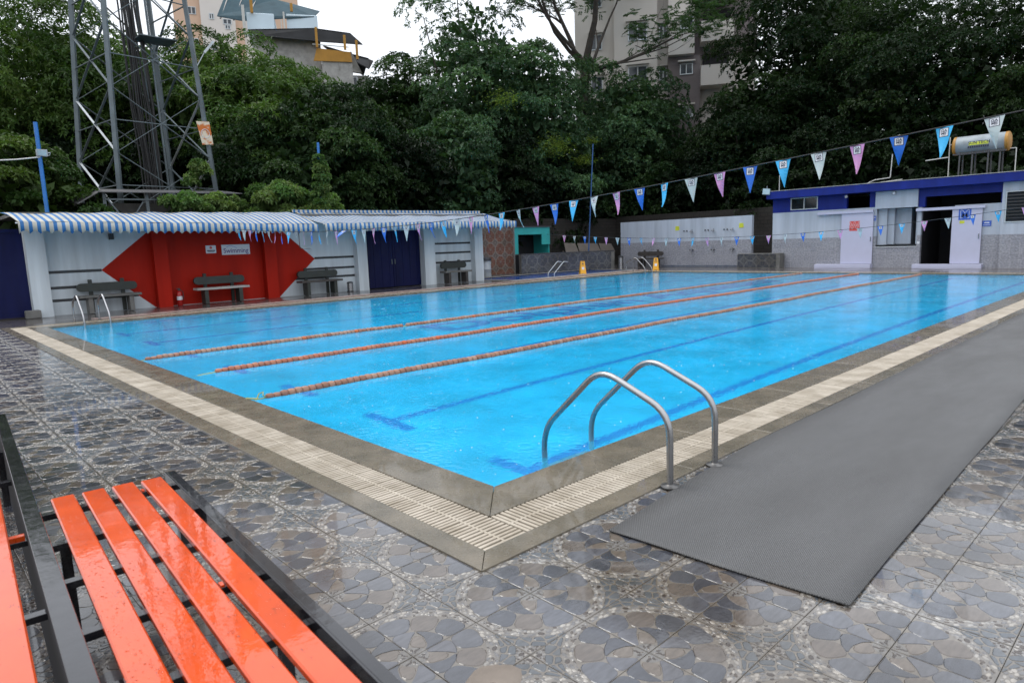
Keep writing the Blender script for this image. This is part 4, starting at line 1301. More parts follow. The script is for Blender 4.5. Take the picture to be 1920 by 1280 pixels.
# navy gate beyond the first pillar
gt = empty('navy_gate', (-1.2, 20.1, 0), 'dark navy sheet metal gate at the left edge beside the white pillar', 'gate')
for x0, x1 in ((-3.9, -1.86), (-1.84, 0.27)):
    leafd = part('gate_leaf', MT['navy'], gt, lambda m: m.box(x0, x1, 20.05, 20.10, 0.03, 2.5))
    part('frame_rail', MT['navy'], gt, lambda m: (m.box(x0, x1, 20.02, 20.0499, 2.40, 2.5), m.box(x0, x1, 20.02, 20.0499, 0.03, 0.13), m.box(x0, x0 + 0.06, 20.02, 20.0499, 0.1301, 2.3999)))
blk = MB((0.23, 19.72, 0)); blk.box(0.06, 0.42, 19.60, 19.86, -0.01, 0.22, c=0.02)
tag(blk.build('concrete_block', MT['cement']), 'small rough concrete block at the foot of the first white pillar', 'block')

# signs
sb = empty('swimming_sign', (6.27, YW - 0.03, 1.75), 'white sign board reading Swimming on the red wall', 'sign')
part('board', MT['sign_white'], sb, lambda m: m.box(5.79, 6.75, YW - 0.028, YW - 0.006, 1.575, 1.915, c=0.003))
tw0 = max(v[0] for v in text_geo('Swimming', 0.012)[0]) * 2
part('lettering', MT['purple_ink'], sb, lambda m: put_text(m, 'Swimming', 0.225, (6.27, YW - 0.0295, 1.705), (1, 0, 0), (0, 0, 1), 0, 0.012, 0.86 / (tw0 * 0.225)))
part('wave_emblem', MT['sign_blue'], sb, lambda m: m.tube([(5.95 + 0.03 * k, YW - 0.030, 1.825 + 0.042 * math.sin(k * 0.33) + (0.01 if k % 3 == 0 else 0)) for k in range(13)], 0.006, 5))
s2 = empty('notice_board', (5.43, YW - 0.03, 1.77), 'small white notice board left of the Swimming sign', 'sign')
part('board', MT['sign_white'], s2, lambda m: m.box(5.27, 5.60, YW - 0.026, YW - 0.006, 1.645, 1.905, c=0.003))
part('emblem', MT['sign_red'], s2, lambda m: m.lathe([(0.045, YW - 0.030), (0.045, YW - 0.0262)], (5.435, 0, 1.83), 14, 0, 'Y'))
part('print', MT['sign_ink'], s2, lambda m: (m.box(5.30, 5.57, YW - 0.028, YW - 0.0262, 1.715, 1.75), m.box(5.33, 5.54, YW - 0.028, YW - 0.0262, 1.685, 1.70)))

# concrete benches
def make_cbench(label, length, m_back, m_seat, m_leg, flip=False):
    """local: seat along x, back at +y"""
    r = empty('concrete_bench', (0, 0, 0), label, 'bench', 'concrete benches along the walls')
    L = length
    MB().box(-L / 2, L / 2, -0.24, 0.20, 0.46, 0.53, c=0.008).build('seat', MT[m_seat], r)
    for s_ in (-1, 1):
        MB().box(s_ * (L * 0.33) - 0.06, s_ * (L * 0.33) + 0.06, -0.20, 0.16, 0.0, 0.4599, c=0.006).build('leg', MT[m_leg], r)
        MB().box(s_ * (L * 0.26) - 0.05, s_ * (L * 0.26) + 0.05, 0.2001, 0.27, 0.0, 0.99, c=0.008).build('back_post', MT[m_back], r)
    b = MB()
    hw, hh = L / 2 - 0.02, 0.125
    pts = []
    for k in range(9):
        a = -PI / 2 + PI * k / 8
        pts.append((hw - hh + hh * math.cos(a), 0.10, 0.76 + hh * math.sin(a)))
    for k in range(9):
        a = PI / 2 + PI * k / 8
        pts.append((-hw + hh + hh * math.cos(a), 0.10, 0.76 + hh * math.sin(a)))
    b.prism(pts, (0, 0.0995, 0))
    b.build('backrest', MT[m_back], r)
    return r
for (x, y, L, mb_, ms, ml, rz, lb) in (
        (2.2, 19.78, 1.65, 'bench_dark', 'cement', 'cement', 0, 'concrete bench with dark backrest before the striped white wall behind the left ladder'),
        (5.5, 19.72, 1.70, 'bench_dark', 'cement_light', 'bench_dark', 0, 'concrete bench with dark green backrest before the red diamond'),
        (9.08, 19.72, 1.65, 'bench_dark', 'bench_brown', 'bench_dark', 0, 'black concrete bench between the red diamond and the blue doors'),
        (15.55, 19.72, 1.45, 'bench_dark', 'cement', 'bench_brown', 0, 'short concrete bench right of the blue doors'),
        (29.2, 19.15, 1.75, 'bench_brown', 'bench_brown', 'bench_brown', -PI / 2, 'grey-brown concrete bench before the tiled shower wall')):
    c = make_cbench(lb, L, mb_, ms, ml)
    c.location = (x, y, 0); c.rotation_euler = (0, 0, rz)

fe = empty('fire_extinguisher', (4.22, 19.95, 0), 'red fire extinguisher on the floor before the red wall', 'extinguisher')
part('cylinder', MT['ext_red'], fe, lambda m: m.lathe([(0.07, 0.0), (0.085, 0.02), (0.085, 0.40), (0.06, 0.47), (0.03, 0.49)], (4.22, 19.95, -0.01), 14), True)
part('valve', MT['dark_stripe'], fe, lambda m: (m.box(4.19, 4.25, 19.93, 19.97, 0.475, 0.54), m.box(4.14, 4.26, 19.935, 19.965, 0.541, 0.56)))
part('hose', MT['dark_stripe'], fe, lambda m: m.tube([(4.25, 19.94, 0.51), (4.33, 19.93, 0.44), (4.34, 19.93, 0.2)], 0.012, 6), True)
part('paper_label', MT['sign_white'], fe, lambda m: m.lathe([(0.0856, 0.18), (0.0856, 0.30)], (4.22, 19.95, 0), 14))
pb = empty('pedal_bin', (10.4, 19.85, 0), 'small steel pedal bin beside the white pillar', 'bin')
part('body', MT['steel'], pb, lambda m: m.lathe([(0.115, 0), (0.115, 0.33)], (10.4, 19.85, -0.01), 16), True)
part('lid', MT['dark_stripe'], pb, lambda m: m.lathe([(0.122, 0.3205), (0.122, 0.345), (0.09, 0.37), (0.02, 0.38)], (10.4, 19.85, 0), 16), True)
part('base', MT['dark_stripe'], pb, lambda m: m.lathe([(0.125, -0.01), (0.125, 0.03)], (10.4, 19.85, 0), 16), True)

# striped awnings
def awning(label, x0, x1, zb0, zb1, zf0, zf1, yf, yb, curl):
    r = empty('awning', ((x0 + x1) / 2, yf, (zf0 + zf1) / 2), label, 'awning', 'striped awnings')
    nx = int((x1 - x0) / 0.09)
    ny = 10
    m = MB(r.location); V, F = [], []
    def zf(t): return zf0 + (zf1 - zf0) * t
    def zb(t): return zb0 + (zb1 - zb0) * t
    for i in range(nx + 1):
        t = i / nx
        x = x0 + (x1 - x0) * t
        for j in range(ny + 1):
            s_ = j / ny
            base = zb(t) + (zf(t) - zb(t)) * s_
            sagz = -0.05 * math.sin(PI * s_) * (1 + 0.35 * math.sin(x * 2.2)) + curl * 0.10 * math.sin(PI * s_)
            edgez = -0.10 * s_ * 0
            shift = 0.16 * (1 - s_) * (1 if curl else 0)
            V.append((x - shift, yb + (yf - yb) * s_, base + sagz + 0.012 * math.sin(x * 5.3 + s_ * 3)))
    for i in range(nx):
        for j in range(ny):
            a = i * (ny + 1) + j
            F.append((a, a + 1, a + ny + 2, a + ny + 1))
    m.add(V, F)
    o = m.build('canopy', MT['awning'], r, True, fix=False)
    sd = o.modifiers.new('thick', 'SOLIDIFY'); sd.thickness = 0.004
    m = MB(r.location); V, F = [], []
    n2 = int((x1 - x0) / 0.023)
    for i in range(n2 + 1):
        t = i / n2
        x = x0 + (x1 - x0) * t
        sc = abs(math.sin(PI * (x - x0) / 0.235))
        y = yf - 0.012 + 0.018 * math.sin(x * 4.1) + 0.012 * math.sin(x * 11.0)
        V += [(x, yf - 0.006, zf(t) - 0.004), (x, y, zf(t) - 0.12), (x, y + 0.01 * math.sin(x * 7), zf(t) - 0.235 - 0.085 * (1 - sc))]
    for i in range(n2):
        for k in (0, 1):
            a = i * 3 + k
            F.append((a, a + 1, a + 4, a + 3))
    m.add(V, F)
    o = m.build('valance', MT['awning'], r, True, fix=False)
    sd = o.modifiers.new('thick', 'SOLIDIFY'); sd.thickness = 0.003
    part('front_bar', MT['sign_white'], r, lambda m: m.tube([(x0 - 0.05, yf + 0.03, zf(0) - 0.035), (x1 + 0.02, yf + 0.03, zf(1) - 0.035)], 0.018, 6))
    part('roller', MT['frame'], r, lambda m: m.tube([(x0 + 0.0, yb + 0.04, zb(0) - 0.05), (x1, yb + 0.04, zb(1) - 0.05)], 0.03, 8))
    for t in (0.03, 0.97):
        x = x0 + (x1 - x0) * t
        part('folding_arm', MT['frame'], r, lambda m: (m.bar((x, yb, zb(t) - 0.09), (x + (0.3 if t < .5 else -0.3), (yb + yf) / 2, (zb(t) + zf(t)) / 2 - 0.10), 0.04), m.bar((x + (0.3 if t < .5 else -0.3), (yb + yf) / 2, (zb(t) + zf(t)) / 2 - 0.10), (x, yf + 0.05, zf(t) - 0.06), 0.035)))
    return r
awning('blue and white striped awning on the left, over the red diamond', 0.0, 8.46, 2.96, 3.03, 2.63, 2.51, 18.35, 20.25, 1)
aw2 = awning('blue and white striped awning on the right, over the blue doors', 8.70, 17.95, 3.02, 3.03, 2.54, 2.60, 18.3, 20.40, 0)
o = part('back_valance', MT['awning'], aw2, lambda m: m.add([(8.55, 20.42, 3.02), (17.7, 20.42, 3.03), (17.7, 20.43, 3.15), (8.55, 20.43, 3.13)], [(0, 1, 2, 3)]))
o.modifiers.new('thick', 'SOLIDIFY').thickness = 0.004

# ================================================================== WADING POOL CORNER
def tiled_wall(root, p0, u, n_u, n_v, z0, me, nrm):
    """pebble tiles set on a wall, u along, up z; circles on every second corner"""
    U = Vector(u).normalized(); N = Vector(nrm).normalized()
    for a in range(n_u):
        for b in range(n_v):
            r_ = rot[(a % 2, b % 2)]
            ca = a + (1 if a % 2 else 0); cb = b + (1 if b % 2 else 0)
            o = bpy.data.objects.new('wall_tile', me)
            COL.objects.link(o); o.parent = root
            org = Vector(p0) + U * ca * TS + Vector((0, 0, z0 + cb * TS)) + N * 0.012
            B = Matrix((U, Vector((0, 0, 1)), N)).transposed().to_4x4()
            o.matrix_local = Matrix.Translation(org - Vector(root.location)) @ B @ Matrix.Rotation(r_, 4, 'Z')
bt = empty('rosette_tile_wall', (20.9, 22.7, 0), 'wall of brown rosette tiles behind the wading pool right of the awning', 'wall')
part('wall', MT['cement'], bt, lambda m: m.box(19.5, 22.0, 22.65, 22.85, -0.02, 2.75))
tiled_wall(bt, (19.58, 22.65, 0), (1, 0, 0), 7, 8, 0.02, tile_brown, (0, -1, 0))
st = empty('slate_tile_wall', (25.0, 21.7, 0), 'low wall of blue-grey rosette tiles behind the wading pool', 'wall')
A_, B_ = Vector((22.05, 22.25, 0)), Vector((28.1, 20.75, 0))
u_ = (B_ - A_).normalized(); n_ = Vector((u_.y, -u_.x, 0))
part('wall', MT['cement'], st, lambda m: m.bar(A_ - n_ * 0.12 + Vector((0, 0, 0.49)), B_ - n_ * 0.12 + Vector((0, 0, 0.49)), 0.24, 1.02))
tiled_wall(st, A_, u_, int((B_ - A_).length / TS), 3, -0.01, tile_slate, n_)
part('cap', MT['frame'], st, lambda m: m.bar(A_ - n_ * 0.11 + Vector((0, 0, 1.02)), B_ - n_ * 0.11 + Vector((0, 0, 1.02)), 0.30, 0.04))
ks = empty('teal_booth', (23.3, 23.1, 0), 'teal painted booth with a dark opening behind the slate wall', 'booth')
part('front', MT['teal'], ks, lambda m: (m.box(21.92, 22.50, 22.9, 22.96, 1.03, 2.46), m.box(22.5001, 25.0, 22.9, 22.96, 2.07, 2.46), m.box(24.35, 25.0, 22.9, 22.96, 1.5, 2.0699)))
part('side', MT['teal'], ks, lambda m: m.box(21.92, 21.98, 22.9601, 24.2, 0, 2.46))
part('side', MT['teal'], ks, lambda m: m.box(24.94, 25.0, 22.9601, 24.2, 0, 2.46))
part('roof', MT['frame'], ks, lambda m: m.box(21.86, 25.1, 22.84, 24.25, 2.4605, 2.52))
part('counter', MT['frame'], ks, lambda m: m.box(21.92, 25.0, 22.80, 22.8999, 0.98, 1.03))
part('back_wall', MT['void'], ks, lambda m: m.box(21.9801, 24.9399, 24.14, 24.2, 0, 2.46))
for k, (x0, x1, y, lb) in enumerate(((25.95, 27.0, 22.6, 'grey board leaning behind the slate wall left of the blue pole'), (27.02, 28.9, 22.5, 'wide grey board leaning behind the slate wall right of the blue pole'), (28.95, 30.2, 22.45, 'dark slatted board leaning beside the shower wall'))):
    m = MB(((x0 + x1) / 2, y, 0)); m.prism([(x0 + 0.1, y, 0.9), (x1, y - 0.15, 0.9), (x1 + 0.1, y + 0.25, 1.5 - 0.05 * k), (x0 + 0.35, y + 0.4, 1.55 - 0.05 * k)], (0, 0.03, 0.0))
    m.add([(x0 + 0.1, y + 0.3, -0.01), (x0 + 0.2, y + 0.3, -0.01), (x0 + 0.2, y + 0.3, 1.1), (x0 + 0.1, y + 0.3, 1.1)], [(0, 1, 2, 3)])
    tag(m.build('leaning_board', MT['board']), lb, 'board', 'boards leaning behind the wall')
br = empty('water_drum', (19.35, 22.1, 0), 'dark blue-grey drum standing between the last white pillar and the brown tiles', 'drum')
part('body', MT['lamp_grey'], br, lambda m: m.lathe([(0.28, 0.0), (0.30, 0.02), (0.30, 0.38), (0.315, 0.40), (0.30, 0.42), (0.30, 0.78), (0.27, 0.82)], (19.35, 22.1, -0.012), 18), True)
part('lid', MT['dark_stripe'], br, lambda m: m.lathe([(0.33, 0.809), (0.33, 0.85), (0.30, 0.95), (0.12, 1.0)], (19.35, 22.1, 0), 18), True)
sbn = empty('steel_bin', (28.15, 20.5, 0), 'cylindrical steel bin at the right end of the slate wall', 'bin')
part('body', MT['steel'], sbn, lambda m: m.lathe([(0.15, 0), (0.15, 0.60)], (28.15, 20.35, -0.01), 16), True)
part('rim', MT['dark_stripe'], sbn, lambda m: m.lathe([(0.158, 0.5905), (0.158, 0.66), (0.10, 0.70)], (28.15, 20.35, 0), 16), True)

def wet_sign(label, loc, rz):
    r = empty('wet_floor_sign', loc, label, 'floor sign', 'yellow wet floor signs')
    for s_ in (-1, 1):
        b = MB()
        V = []
        for x, z in ((-0.155, 0.0), (-0.10, 0.0), (-0.08, 0.04), (0.08, 0.04), (0.10, 0.0), (0.155, 0.0), (0.10, 0.63), (-0.10, 0.63)):
            V.append((x, s_ * (0.17 - 0.235 * z), z))
        b.prism(V, (0, s_ * 0.012, 0))
        pn = b.build('panel', MT['yellow'], r)
        g = MB()
        yy = lambda z: s_ * (0.17 - 0.235 * z + 0.0145)
        for (x0, x1, z0, z1, mi) in ((-0.06, 0.06, 0.24, 0.36, 1), (-0.05, 0.05, 0.50, 0.545, 0), (-0.075, 0.075, 0.44, 0.455, 0), (-0.05, 0.05, 0.585, 0.61, 0)):
            g.add([(x0, yy(z0), z0), (x1, yy(z0), z0), (x1, yy(z1), z1), (x0, yy(z1), z1)], [(0, 1, 2, 3)], mi)
        g.build('print', [MT['sign_ink'], MT['sign_white']], pn)
    MB().box(-0.10, 0.10, -0.03, 0.03, 0.625, 0.65).build('hinge', MT['yellow'], r)
    r.rotation_euler = (0, 0, rz)
wet_sign('yellow wet floor sign between the wading pool and the main pool', (22.45, 18.35, -0.012), R_(-35))
wet_sign('yellow wet floor sign beside the far end ladder', (26.1, 16.55, -0.012), R_(-62))

# dark block boundary walls
wl = MB((20, 24.4, 0)); wl.box(-6, 33.0, 24.4, 24.65, -0.08, 3.0)
tag(wl.build('boundary_wall', MT['moss_wall']), 'dark mossy block wall behind the booth and the trees', 'wall')
wl = MB((32.9, 17, 0)); wl.box(33.001, 33.25, -12, 24.65, -0.08, 3.1)
tag(wl.build('boundary_wall', MT['moss_wall2']), 'dark mossy block wall behind the white shower wall', 'wall')

# ------------------------------------------------------------------ shower wall
XS = 29.8
sh = empty('shower_wall', (XS, 17.4, 0), 'white shower wall with a grey tiled lower half and wall taps', 'wall')
part('upper_wall', MT['bldg_white'], sh, lambda m: m.box(XS, XS + 0.2, 13.28, 21.58, 1.401, 2.62))
part('tiled_base', MT['bldg_tile'], sh, lambda m: m.box(XS - 0.015, XS + 0.2, 13.28, 21.58, -0.02, 1.40))
part('foot_tiles', MT['foot'], sh, lambda m: m.box(XS - 0.18, XS - 0.0155, 13.3, 18.6, -0.02, 0.10))
for y in (16.72, 15.42, 14.31):
    tp = part('tap', MT['chrome'], sh, lambda m: (m.tube(bend([(XS - 0.0151, y, 0.92), (XS - 0.11, y, 0.92), (XS - 0.14, y, 0.78)], 0.03), 0.022, 8), m.box(XS - 0.09, XS - 0.05, y - 0.13, y + 0.13, 0.90, 0.94), m.lathe([(0.035, 0.94), (0.03, 1.02)], (XS - 0.07, y, 0), 10)), True)
    part('shower_rose', MT['chrome'], sh, lambda m: (m.lathe([(0.03, 1.98), (0.09, 1.93), (0.09, 1.90)], (XS - 0.12, y, 0), 12), m.tube([(XS, y, 2.02), (XS - 0.12, y, 1.98)], 0.014, 6)), True)
    part('valve', MT['dark_stripe'], sh, lambda m: (m.lathe([(0.035, XS - 0.05), (0.035, XS - 0.0001)], (0, y + 0.32, 1.96), 8, 0, 'X'), m.lathe([(0.035, XS - 0.05), (0.035, XS - 0.0001)], (0, y + 0.5, 1.96), 8, 0, 'X')))
for y, lb in ((17.66, 'small yellow-green notice on the left of the shower wall'), (13.85, 'small yellow-green notice at the right end of the shower wall')):
    m = MB((XS, y, 2.12)); m.prism([(XS - 0.012, y + 0.13, 2.0), (XS - 0.012, y - 0.13, 2.02), (XS - 0.012, y - 0.11, 2.24), (XS - 0.012, y + 0.12, 2.25)], (0.010, 0, 0))
    tag(m.build('wall_notice', MT['lime']), lb, 'notice', 'yellow notices on the shower wall')
pt = empty('tiled_planter', (29.2, 12.5, 0), 'grey tiled planter box between shower wall and changing rooms', 'planter')
part('box', MT['cement'], pt, lambda m: m.box(28.95, 29.45, 11.4, 13.6, -0.02, 0.70, c=0.01))
tiled_wall(pt, (28.95, 13.58, 0), (0, -1, 0), 6, 2, 0.02, tile_slate, (-1, 0, 0))
# ================================================================== CHANGING ROOMS
XB = 29.5
cb = empty('changing_rooms', (XB, 5.0, 0), 'low white and royal blue changing room building with a tiled base', 'building')
def wall_yz(m, x0, x1, rects):
    for y0, y1, z0, z1 in rects: m.box(x0, x1, y0, y1, z0, z1)
e = 0.0006
part('tiled_base', MT['bldg_tile'], cb, lambda m: wall_yz(m, XB - 0.012, XB + 0.2, [(7.32, 12.05, -0.02, 1.37), (5.70, 7.32 - e, -0.02, 0.88), (5.56, 5.70 - e, -0.02, 1.37), (2.76, 4.36, -0.02, 1.30)]))
part('upper_wall', MT['bldg_white'], cb, lambda m: wall_yz(m, XB, XB + 0.2, [(7.32, 12.05, 1.371, 2.64), (5.56, 5.70 - e, 1.371, 2.53), (2.76, 4.36, 1.301, 2.53)]))
part('blue_band', MT['bldg_blue'], cb, lambda m: wall_yz(m, XB - 0.004, XB + 0.2, [(11.18, 12.05, 2.641, 3.3), (8.60, 9.88, 2.641, 3.3), (7.36, 7.62, 2.641, 3.3), (9.88 + e, 11.18 - e, 2.641, 2.72), (5.45, 5.7, 2.531, 3.3), (2.0, 5.45 - e, 2.95, 3.3), (2.0, 2.82, 2.531, 2.95 - e)]))
part('lintel_box', MT['bldg_white'], cb, lambda m: m.box(XB - 0.10, XB + 0.2, 5.70 + e, 7.36 - e, 2.56, 3.29))
part('roof_fascia', MT['bldg_blue'], cb, lambda m: m.box(XB - 0.42, XB + 0.2, -6, 12.2, 3.301, 3.66, c=0.01))
part('roof_slab', MT['cement'], cb, lambda m: m.box(XB + 0.201, 33.0, -6, 12.2, 3.35, 3.64))
part('roof_edging', MT['cement_light'], cb, lambda m: m.box(XB - 0.44, XB - 0.40, -6, 12.2, 3.661, 3.685))
part('side_wall', MT['bldg_white'], cb, lambda m: m.box(XB + 0.2001, 33.0, 11.85, 12.05, -0.02, 3.3))
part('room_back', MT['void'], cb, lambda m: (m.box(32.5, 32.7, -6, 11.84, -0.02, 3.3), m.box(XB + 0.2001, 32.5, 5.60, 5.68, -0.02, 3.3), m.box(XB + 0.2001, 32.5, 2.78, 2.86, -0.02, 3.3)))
part('end_wall', MT['bldg_white'], cb, lambda m: (m.box(XB - 0.15, XB + 0.2, 2.66, 2.7599, 1.301, 3.3), m.box(XB - 0.15, XB + 0.2, -6, 2.66 - e, 1.301, 1.74), m.box(XB - 0.15, XB + 0.2, -6, 1.0, 1.741, 3.3), m.box(XB - 0.15, XB + 0.2, 1.0 + e, 2.66 - e, 2.97, 3.3)))
part('end_wall_tiles', MT['bldg_tile'], cb, lambda m: m.box(XB - 0.162, XB + 0.2, -6, 2.76 - e, -0.02, 1.30))
# windows
def window_yz(root, x, y0, y1, z0, z1, panes, depth=0.06):
    f = part('window', MT['alu'], root, lambda m: (m.box(x - 0.02, x + depth, y0, y0 + 0.04, z0, z1), m.box(x - 0.02, x + depth, y1 - 0.04, y1, z0, z1), m.box(x - 0.02, x + depth, y0 + 0.0401, y1 - 0.0401, z0, z0 + 0.04), m.box(x - 0.02, x + depth, y0 + 0.0401, y1 - 0.0401, z1 - 0.04, z1),
                                               *[m.box(x - 0.018, x + depth, y0 + (y1 - y0) * k / panes - 0.018, y0 + (y1 - y0) * k / panes + 0.018, z0 + 0.0401, z1 - 0.0401) for k in range(1, panes)]))
    for k in range(panes):
        a, b_ = y0 + (y1 - y0) * k / panes + 0.0405, y0 + (y1 - y0) * (k + 1) / panes - 0.0405
        sub('pane', MT['glass_dark'], f, lambda m: m.box(x + 0.02, x + 0.028, a, b_, z0 + 0.0405, z1 - 0.0405))
    return f
window_yz(cb, XB, 9.89, 11.17, 2.725, 3.295, 2)
wf = window_yz(cb, XB - 0.15, 1.01, 2.65, 1.75, 2.96, 1)
for k in range(9):
    sub('louvre', MT['glass_dark'], wf, lambda m: m.bar((XB - 0.155, 1.06, 1.86 + k * 0.125), (XB - 0.155, 2.60, 1.86 + k * 0.125), 0.02, 0.08, 0, (1, 0, 1)))
# sink recess with white partitions
part('recess', MT['bldg_white'], cb, lambda m: (m.box(XB + 0.2001, XB + 0.9, 6.95, 7.31, 0.95, 2.55), m.box(XB + 0.35, XB + 1.2, 6.70, 6.9499, 1.0, 2.55), m.box(XB + 0.6, XB + 1.4, 6.10, 6.6999, 1.0, 2.55), m.box(XB + 0.2001, XB + 0.5, 5.69, 5.80, 0.95, 2.55)))
part('sink_counter', MT['glass_dark'], cb, lambda m: m.box(XB + 0.05, XB + 1.0, 5.72, 7.30, 0.90, 0.99))
part('sill', MT['sign_white'], cb, lambda m: m.box(XB - 0.05, XB + 0.2, 5.69, 7.33, 0.8805, 0.905))
# sliding doors
for (y0, y1, ra, rb, zr, nm, fc, lt) in ((7.42, 8.76, 7.43, 9.83, 2.42, 'sign_red', 'red', 'W'), (3.39, 4.42, 3.30, 5.74, 2.36, 'sign_blue', 'blue', 'M')):
    d = part('sliding_door', MT['door_white'], cb, lambda m: m.box(XB - 0.10, XB - 0.05, y0, y1, 0.165, zr, c=0.004))
    sub('handle', MT['chrome'], d, lambda m: m.box(XB - 0.13, XB - 0.1001, y0 + 0.06, y0 + 0.09, 1.15, 1.36))
    part('door_track', MT['door_white'], cb, lambda m: m.box(XB - 0.16, XB - 0.013, ra, rb, zr + 0.002, zr + 0.12, c=0.008))
    part('threshold', MT['door_white'], cb, lambda m: m.box(XB - 0.35, XB - 0.0125, ra - 0.03, rb + 0.0, -0.02, 0.15, c=0.01))
    cyy = 8.19 if lt == 'W' else 3.98
    czz = 1.86 if lt == 'W' else 2.14
    sg = empty('door_sign', (XB - 0.105, cyy, czz), '%s square sign with an outlined letter %s on the sliding door' % (fc, lt), 'sign', 'square door signs')
    part('plate', MT[nm], sg, lambda m: m.box(XB - 0.108, XB - 0.1004, cyy - 0.215, cyy + 0.215, czz - 0.215, czz + 0.215))
    part('letter_outline', MT['sign_white'], sg, lambda m: put_text(m, lt, 0.42, (XB - 0.1095, cyy, czz), (0, -1, 0), (0, 0, 1), 0, 0.045))
    part('letter_fill', MT[nm], sg, lambda m: put_text(m, lt, 0.42, (XB - 0.1108, cyy, czz), (0, -1, 0), (0, 0, 1), 0, 0.012))
for y, z, lb in ((3.24, 1.75, 'small blue notice right of the men\'s door'), (7.40, 2.16, 'small blue notice beside the women\'s door')):
    sg = empty('blue_notice', (XB - 0.02, y, z), lb, 'notice', 'small blue notices')
    hw = 0.15 if y < 5 else 0.07
    part('plate', MT['sign_blue'], sg, lambda m: m.box(XB - 0.022, XB - 0.0128, y - hw, y + hw, z - 0.105, z + 0.105))
    part('print', MT['sign_white'], sg, lambda m: (m.box(XB - 0.0235, XB - 0.0222, y - hw * 0.6, y + hw * 0.6, z + 0.01, z + 0.05), m.box(XB - 0.0235, XB - 0.0222, y - hw * 0.75, y + hw * 0.75, z - 0.06, z - 0.045)))
part('switch_plate', MT['sign_white'], cb, lambda m: m.box(XB - 0.03, XB - 0.0125, 5.58, 5.67, 1.0, 1.1))
part('paper_note', MT['lime'], cb, lambda m: m.box(XB - 0.104, XB - 0.1002, 3.98, 4.15, 1.78, 1.90))
for y, x in ((8.58, XB - 0.15), (6.60, XB - 0.22)):
    part('bulkhead_lamp', MT['sign_white'], cb, lambda m: m.lathe([(0.03, 3.12), (0.07, 3.16), (0.05, 3.24), (0.02, 3.26)], (x, y, 0), 12), True)
fl = empty('floodlight', (XB - 0.4, 12.2, 3.5), 'pale square floodlight on the left corner of the blue roof', 'lamp', 'floodlights')
part('housing', MT['lamp_glass'], fl, lambda m: m.prism([(XB - 0.52, 12.36, 3.56), (XB - 0.52, 12.0, 3.52), (XB - 0.45, 12.02, 3.80), (XB - 0.45, 12.36, 3.84)], (0.07, 0, 0.0)))
part('bracket', MT['lamp_grey'], fl, lambda m: m.bar((XB - 0.40, 12.18, 3.5), (XB - 0.40, 12.18, 3.95), 0.02))

# solar water heater
wh = empty('solar_water_heater', (31.0, 3.9, 3.64), 'horizontal steel water heater drum with yellow ends on the changing room roof', 'water heater')
part('drum', MT['tank'], wh, lambda m: m.lathe([(0.36, 3.0), (0.375, 3.02), (0.375, 4.80), (0.36, 4.82)], (31.0, 0, 5.02), 24, 0, 'Y'), True)
for y0, y1 in ((2.94, 3.07), (4.76, 4.88)):
    part('end_cap', MT['tank_cap'], wh, lambda m: m.lathe([(0.30, y0 - 0.02) if y0 < 4 else (0.383, y0), (0.383, y0 + (0.03 if y0 < 4 else 0)), (0.383, y1 - (0 if y0 < 4 else 0.03)), (0.383, y1) if y0 < 4 else (0.30, y1 + 0.02)], (31.0, 0, 5.02), 24, 0, 'Y'), True)
part('stand', MT['frame'], wh, lambda m: [m.bar((31.0 + dx, y, 3.64), (31.0 + dx * 0.8, y, 4.75), 0.05) for y in (3.2, 3.6, 4.15, 4.6) for dx in (-0.3, 0.3)] + [m.bar((30.72, 3.0, 4.66), (30.72, 4.85, 4.66), 0.05)])
part('label_panel', MT['lime'], wh, lambda m: m.box(31.0 - 0.386, 31.0 - 0.376, 3.60, 4.28, 4.97, 5.09))
part('lettering', MT['sign_ink'], wh, lambda m: put_text(m, 'SUN TECH', 0.165, (31.0 - 0.3875, 3.92, 5.055), (0, -1, 0.0), (0, 0, 1), 0, 0.02, 0.95))
part('small_print', MT['sign_ink'], wh, lambda m: [m.box(31.0 - 0.378, 31.0 - 0.374, 3.58 + k * 0.075, 3.635 + k * 0.075, 4.86, 4.94) for k in range(10)])
for pth in (bend([(31.0, 2.93, 4.72), (31.0, 2.72, 4.72), (31.0, 2.72, 3.64)], 0.04), [(30.9, 5.02, 3.64), (30.9, 5.02, 5.42)], [(30.9, 5.9, 4.55), (30.9, 5.04, 4.6)], [(31, 4.89, 5.1), (30.9, 5.0, 5.1)]):
    part('pipe', MT['pvc'], wh, lambda m: m.tube(pth, 0.021, 6), True)
rpip = empty('roof_pipes', (30.0, 7.4, 3.64), 'thin white water pipes lying and standing on the blue roof', 'pipes')
part('pipe', MT['pvc'], rpip, lambda m: m.tube(bend([(29.9, 8.0, 3.68), (29.9, 7.6, 3.85), (30.0, 7.0, 3.90), (30.0, 6.95, 4.9)], 0.05), 0.02, 6), True)
part('pipe', MT['pvc'], rpip, lambda m: m.tube([(29.8, 8.1, 3.67), (30.3, 6.6, 3.80)], 0.02, 6), True)
part('pipe', MT['pvc'], rpip, lambda m: m.tube([(29.7, 11.85, 3.64), (29.7, 11.85, 4.45)], 0.018, 6), True)

